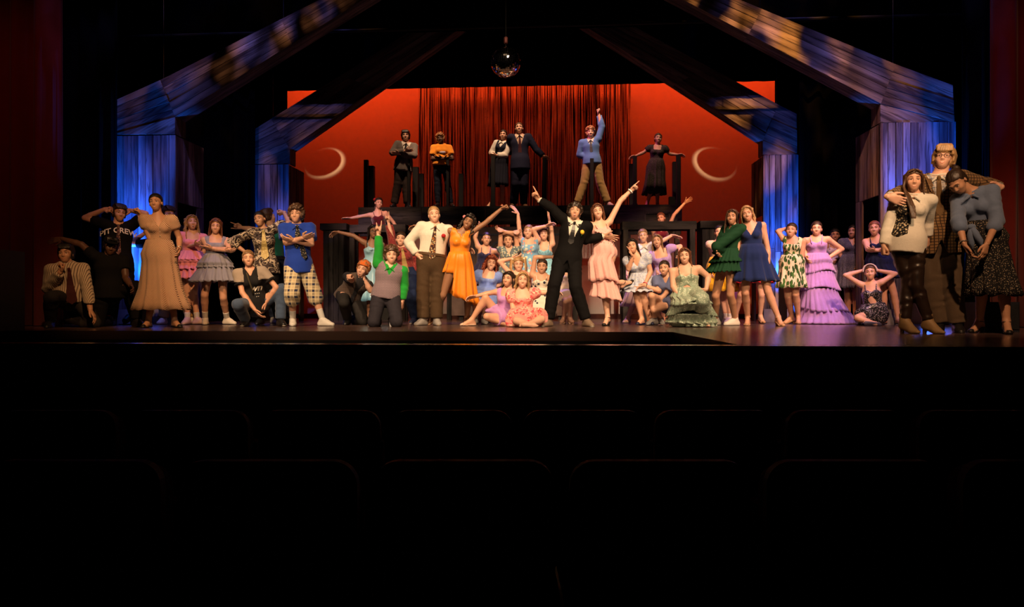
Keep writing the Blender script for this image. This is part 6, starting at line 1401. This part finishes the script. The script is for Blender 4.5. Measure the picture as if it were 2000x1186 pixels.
p.pants(cl('grey_brown_flannel', '#5a4a3a'), e=(.024, .046)); p.shoes('dress', BLACK_S); p.glasses(mat('black_frame', (0.01, 0.01, 0.01), .3)); p.bracelet('b', SILVER)
p = Person('G', 191, 1.70, 'f', 'woman in white blouse, embroidered black vest and leather trousers at right', (475, 243), (478, 322), (440, 590), [(328, 500, .2), (305, 608, -.2)], [(555, 470, .8), (555, 560, .2)], [(445, 800), (428, None)], [(490, 830), (558, None)],
           hyaw=6, hroll=3, skin='light', bw=.93, hair=('onelong', 'brown'), hands=('fist', 'relax'), tips=((303, 660), None), heel=True, toes=(42, 48))
p.top('blouse', WHITEC, sleeve=1.93, hem=.11, neck=('v', .08), e=.016, se=(.014, .022), flare=-.03); p.collar(WHITEC)
p.top('vest', cl('embroidered_black', (0.012, 0.011, 0.012), pat='floral', c2='#c8b89a', c3='#8f8068', sc=42), sleeve=0, hem=.046, neck=('v', .10, .5), e=.028, cut=lambda a, b, c, z: np.maximum(a+.005, .03+.45*np.abs(a+.09)-c)); p.toph = .11
p.pants(mat('brown_leather', (0.030, 0.017, 0.012), .35, var=.3, bump=.35, bsc=25, spec=.5), e=(.010, .018), rip=.006); p.shoes('boot', mat('tan_boot', (0.36, 0.23, 0.11), .5, var=.15), BROWN_S)
p = Person('G', 193, 1.70, 'f', 'woman in tied denim shirt and black dotted skirt leaning her bowed head left', (722, 248), (812, 300), (885, 565), [(728, 470, 0, -.16), (762, 600, 0, -.27)], [(945, 470, 0, -.19), (888, 600, 0, -.31)], [(860, 850), (848, None)], [(980, 850), (1000, None)],
           bw=.93, phi=-14, hyaw=-30, hpit=22, hroll=-30, skin='tan', hair=('bun', 'dark'), expr='closed', tips=((795, 672), (875, 650)), heel=True, toes=(-30, 8))
m = cl('chambray', '#6d7d9c', var=.3); p.top('shirt', m, sleeve=1.25, hem=.0, neck=('v', .08), e=.022, se=(.024, .034)); p.collar(m)
p.skirt('skirt', cl('black_sprig_print', (0.012, 0.011, 0.012), pat='dots', c2='#b5a58e', sc=85, st=(1, 1, .7)), 890, flare=.10, pleat=.04, npl=12, top=.36); p.shoes('heel', BLACK_S); p.bracelet('a', SILVER)
sv = p.skirtV; kn = p.tp(-.05, .155, .012, sv); p.blob('shirt_knot', m, kn, (.045, .03, .03))
for sg in (-.35, .45): p.stroke('shirt_tail', m, [kn, p.tp(-.05+sg*.06, .08, .004, sv), p.tp(-.05+sg*.10, .0, .004, sv), p.tp(-.05+sg*.10, -.07, .004, sv)], [.022, .032, .030, .004])

# ================================================================== SIX ON THE PLATFORM
U = dict(zg=DZ)
p = Person('H', 89, 1.76, 'm', 'man in grey suit with crossed arms at left end of the platform', (605, 355), (612, 430), (585, 650), [(462, 530, 0, -.12), (605, 512, 0, -.26)], [(698, 560, 0, -.10), (540, 540, 0, -.22)], [(525, 860), (485, None)], [(612, 860), (622, None)],
           hyaw=-4, skin='light', hair=('short', 'black'), expr='closed', hands=('flat', 'flat'), **U)
p.top('shirt', WHITEC, sleeve=.3, hem=.0, neck=('v', .05), e=.012); p.collar(WHITEC); p.tie(cl('dark_tie', (0.02, 0.02, 0.025)), .35, .04); p.top('jacket', cl('grey_suit', '#6e655f'), sleeve=1.9, hem=.16, neck=('jacket', .26, .38), e=.026, se=(.024, .026)); p.pants(cl('brown_grey_trousers', '#3f3430'), e=(.022, .045)); p.shoes('dress', BLACK_S)
p = Person('H', 89, 1.70, 'f', 'woman in orange shirt and dark jeans with arms folded on platform', (970, 385), (982, 458), (985, 645), [(885, 598, 0, -.08), (1015, 592, 0, -.24)], [(1098, 595, 0, -.08), (985, 588, 0, -.20)], [(938, 860), (945, None)], [(1048, 860), (1085, None)],
           hyaw=-6, skin='dark', hair=('afro', 'ginger', .95), expr='closed', bw=1.12, **U)
p.top('shirt', cl('orange_cotton', '#f2972a'), sleeve=.65, hem=.05, e=.022, se=(.022, .034)); q = p.tp(.02, p.T-.17, -.002); p.blob('shirt_print', mat('pale_print', '#d8cdd8', .7, var=.2), q, (.075, .012, .026)); p.pants(DDENIM, e=(.014, .016)); p.bracelet('b', SILVER); p.shoes('sneaker', BLACK_S)
p = Person('I', 89, 1.66, 'f', 'woman in white blouse, dark vest and skirt leaning on the navy suit', (203, 305), (207, 368), (170, 548), [(97, 470, .2), (125, 512, -.5)], [(222, 495, -.3), (138, 492, -.5)], [(115, 770), (92, None)], [(195, 770), (192, None)],
           phi=-22, hyaw=-8, hroll=4, skin='light', hair=('bun', 'dark'), heel=True, **U)
p.top('blouse', WHITEC, sleeve=1.85, hem=.0, neck=('v', .04), e=.018, se=(.030, .036)); p.collar(WHITEC); p.top('vest', cl('navy_vest', (0.014, 0.015, 0.028)), sleeve=0, hem=.02, neck=('v', .16, .45), e=.026); p.skirt('skirt', cl('navy_skirt', (0.012, 0.013, 0.024)), 778, flare=.05, pleat=.02); p.shoes('heel', BLACK_S)
p = Person('I', 90, 1.84, 'm', 'grinning man in navy suit at middle of the platform, hand on a post', (352, 242), (356, 305), (362, 555), [(262, 430, .6), (285, 490, .2)], [(512, 438, .1), (582, 503, -.3)], [(318, 760), (300, None)], [(398, 760), (395, None)],
           hyaw=-2, hpit=-4, skin='light', hair=('slick', 'brown'), hands=('relax', 'relax'), tips=(None, (618, 518)), **U)
p.top('shirt', cl('checked_shirt', '#c9a88a', pat='plaid', c2='#8a5a48', c3='#e3cdb4', sc=30), sleeve=.3, hem=.0, neck=('v', .05), e=.012); p.collar(WHITEC); p.tie(cl('maroon_tie', (0.06, 0.015, 0.02)), .4, .042); p.top('jacket', cl('navy_suit', '#1a1c33'), sleeve=1.9, hem=.17, neck=('jacket', .30, .34), e=.028, se=(.026, .026)); p.pants(cl('navy_suit_trousers', '#14152a'), e=(.022, .046)); p.shoes('dress', BROWN_S)
p = Person('I', 90, 1.76, 'm', 'curly haired man in blue sweater and khakis punching one fist straight up', (1015, 282), (1015, 350), (1030, 552), [(912, 490, .2), (1005, 512, -.6)], [(1122, 230, 0), (1092, 112, 0)], [(958, 750), (895, None)], [(1105, 750), (1175, None)],
           hyaw=4, skin='fair', hair=('curly', 'ginger'), expr='smile', hands=('grip', 'fist'), tips=((1045, 515), (1085, 85)), toes=(-35, 40), **U)
p.top('shirt', WHITEC, sleeve=.2, hem=.0, neck=('v', .04), e=.012); p.collar(WHITEC); p.tie(cl('grey_tie', (0.12, 0.12, 0.14)), .25, .035); p.top('sweater', cl('blue_wool', '#5b7fc0', bsc=120), sleeve=1.93, hem=.06, neck=('v', .16, .42), e=.026, se=(.024, .028)); p.pants(cl('khaki_twill', '#b08d57'), e=(.022, .046)); p.shoes('dress', mat('pink_shoe', (0.5, 0.3, 0.3), .5, var=.1))
p = Person('I', 90, 1.68, 'f', 'woman in long dark dress resting both hands on posts at right of platform', (1645, 338), (1640, 405), (1622, 600), [(1508, 468, .1), (1432, 500, -.3)], [(1752, 480, .1), (1828, 487, -.3)], [(1585, 790), (1545, None)], [(1640, 790), (1638, None)],
           hyaw=10, hroll=5, skin='light', hair=('bun', 'brown'), hands=('relax', 'relax'), tips=((1402, 508), (1852, 490)), heel=True, **U)
m = cl('dark_sprig_print', '#3b3430', pat='dots', c2='#6a5f56', sc=60); p.top('dress_bodice', m, sleeve=.5, hem=-.02, neck=('square', .10, .08), e=.016, puff=.064); p.skirt('dress_skirt', m, 852, flare=.09, pleat=.04, npl=12); p.shoes('heel', TAN_S)
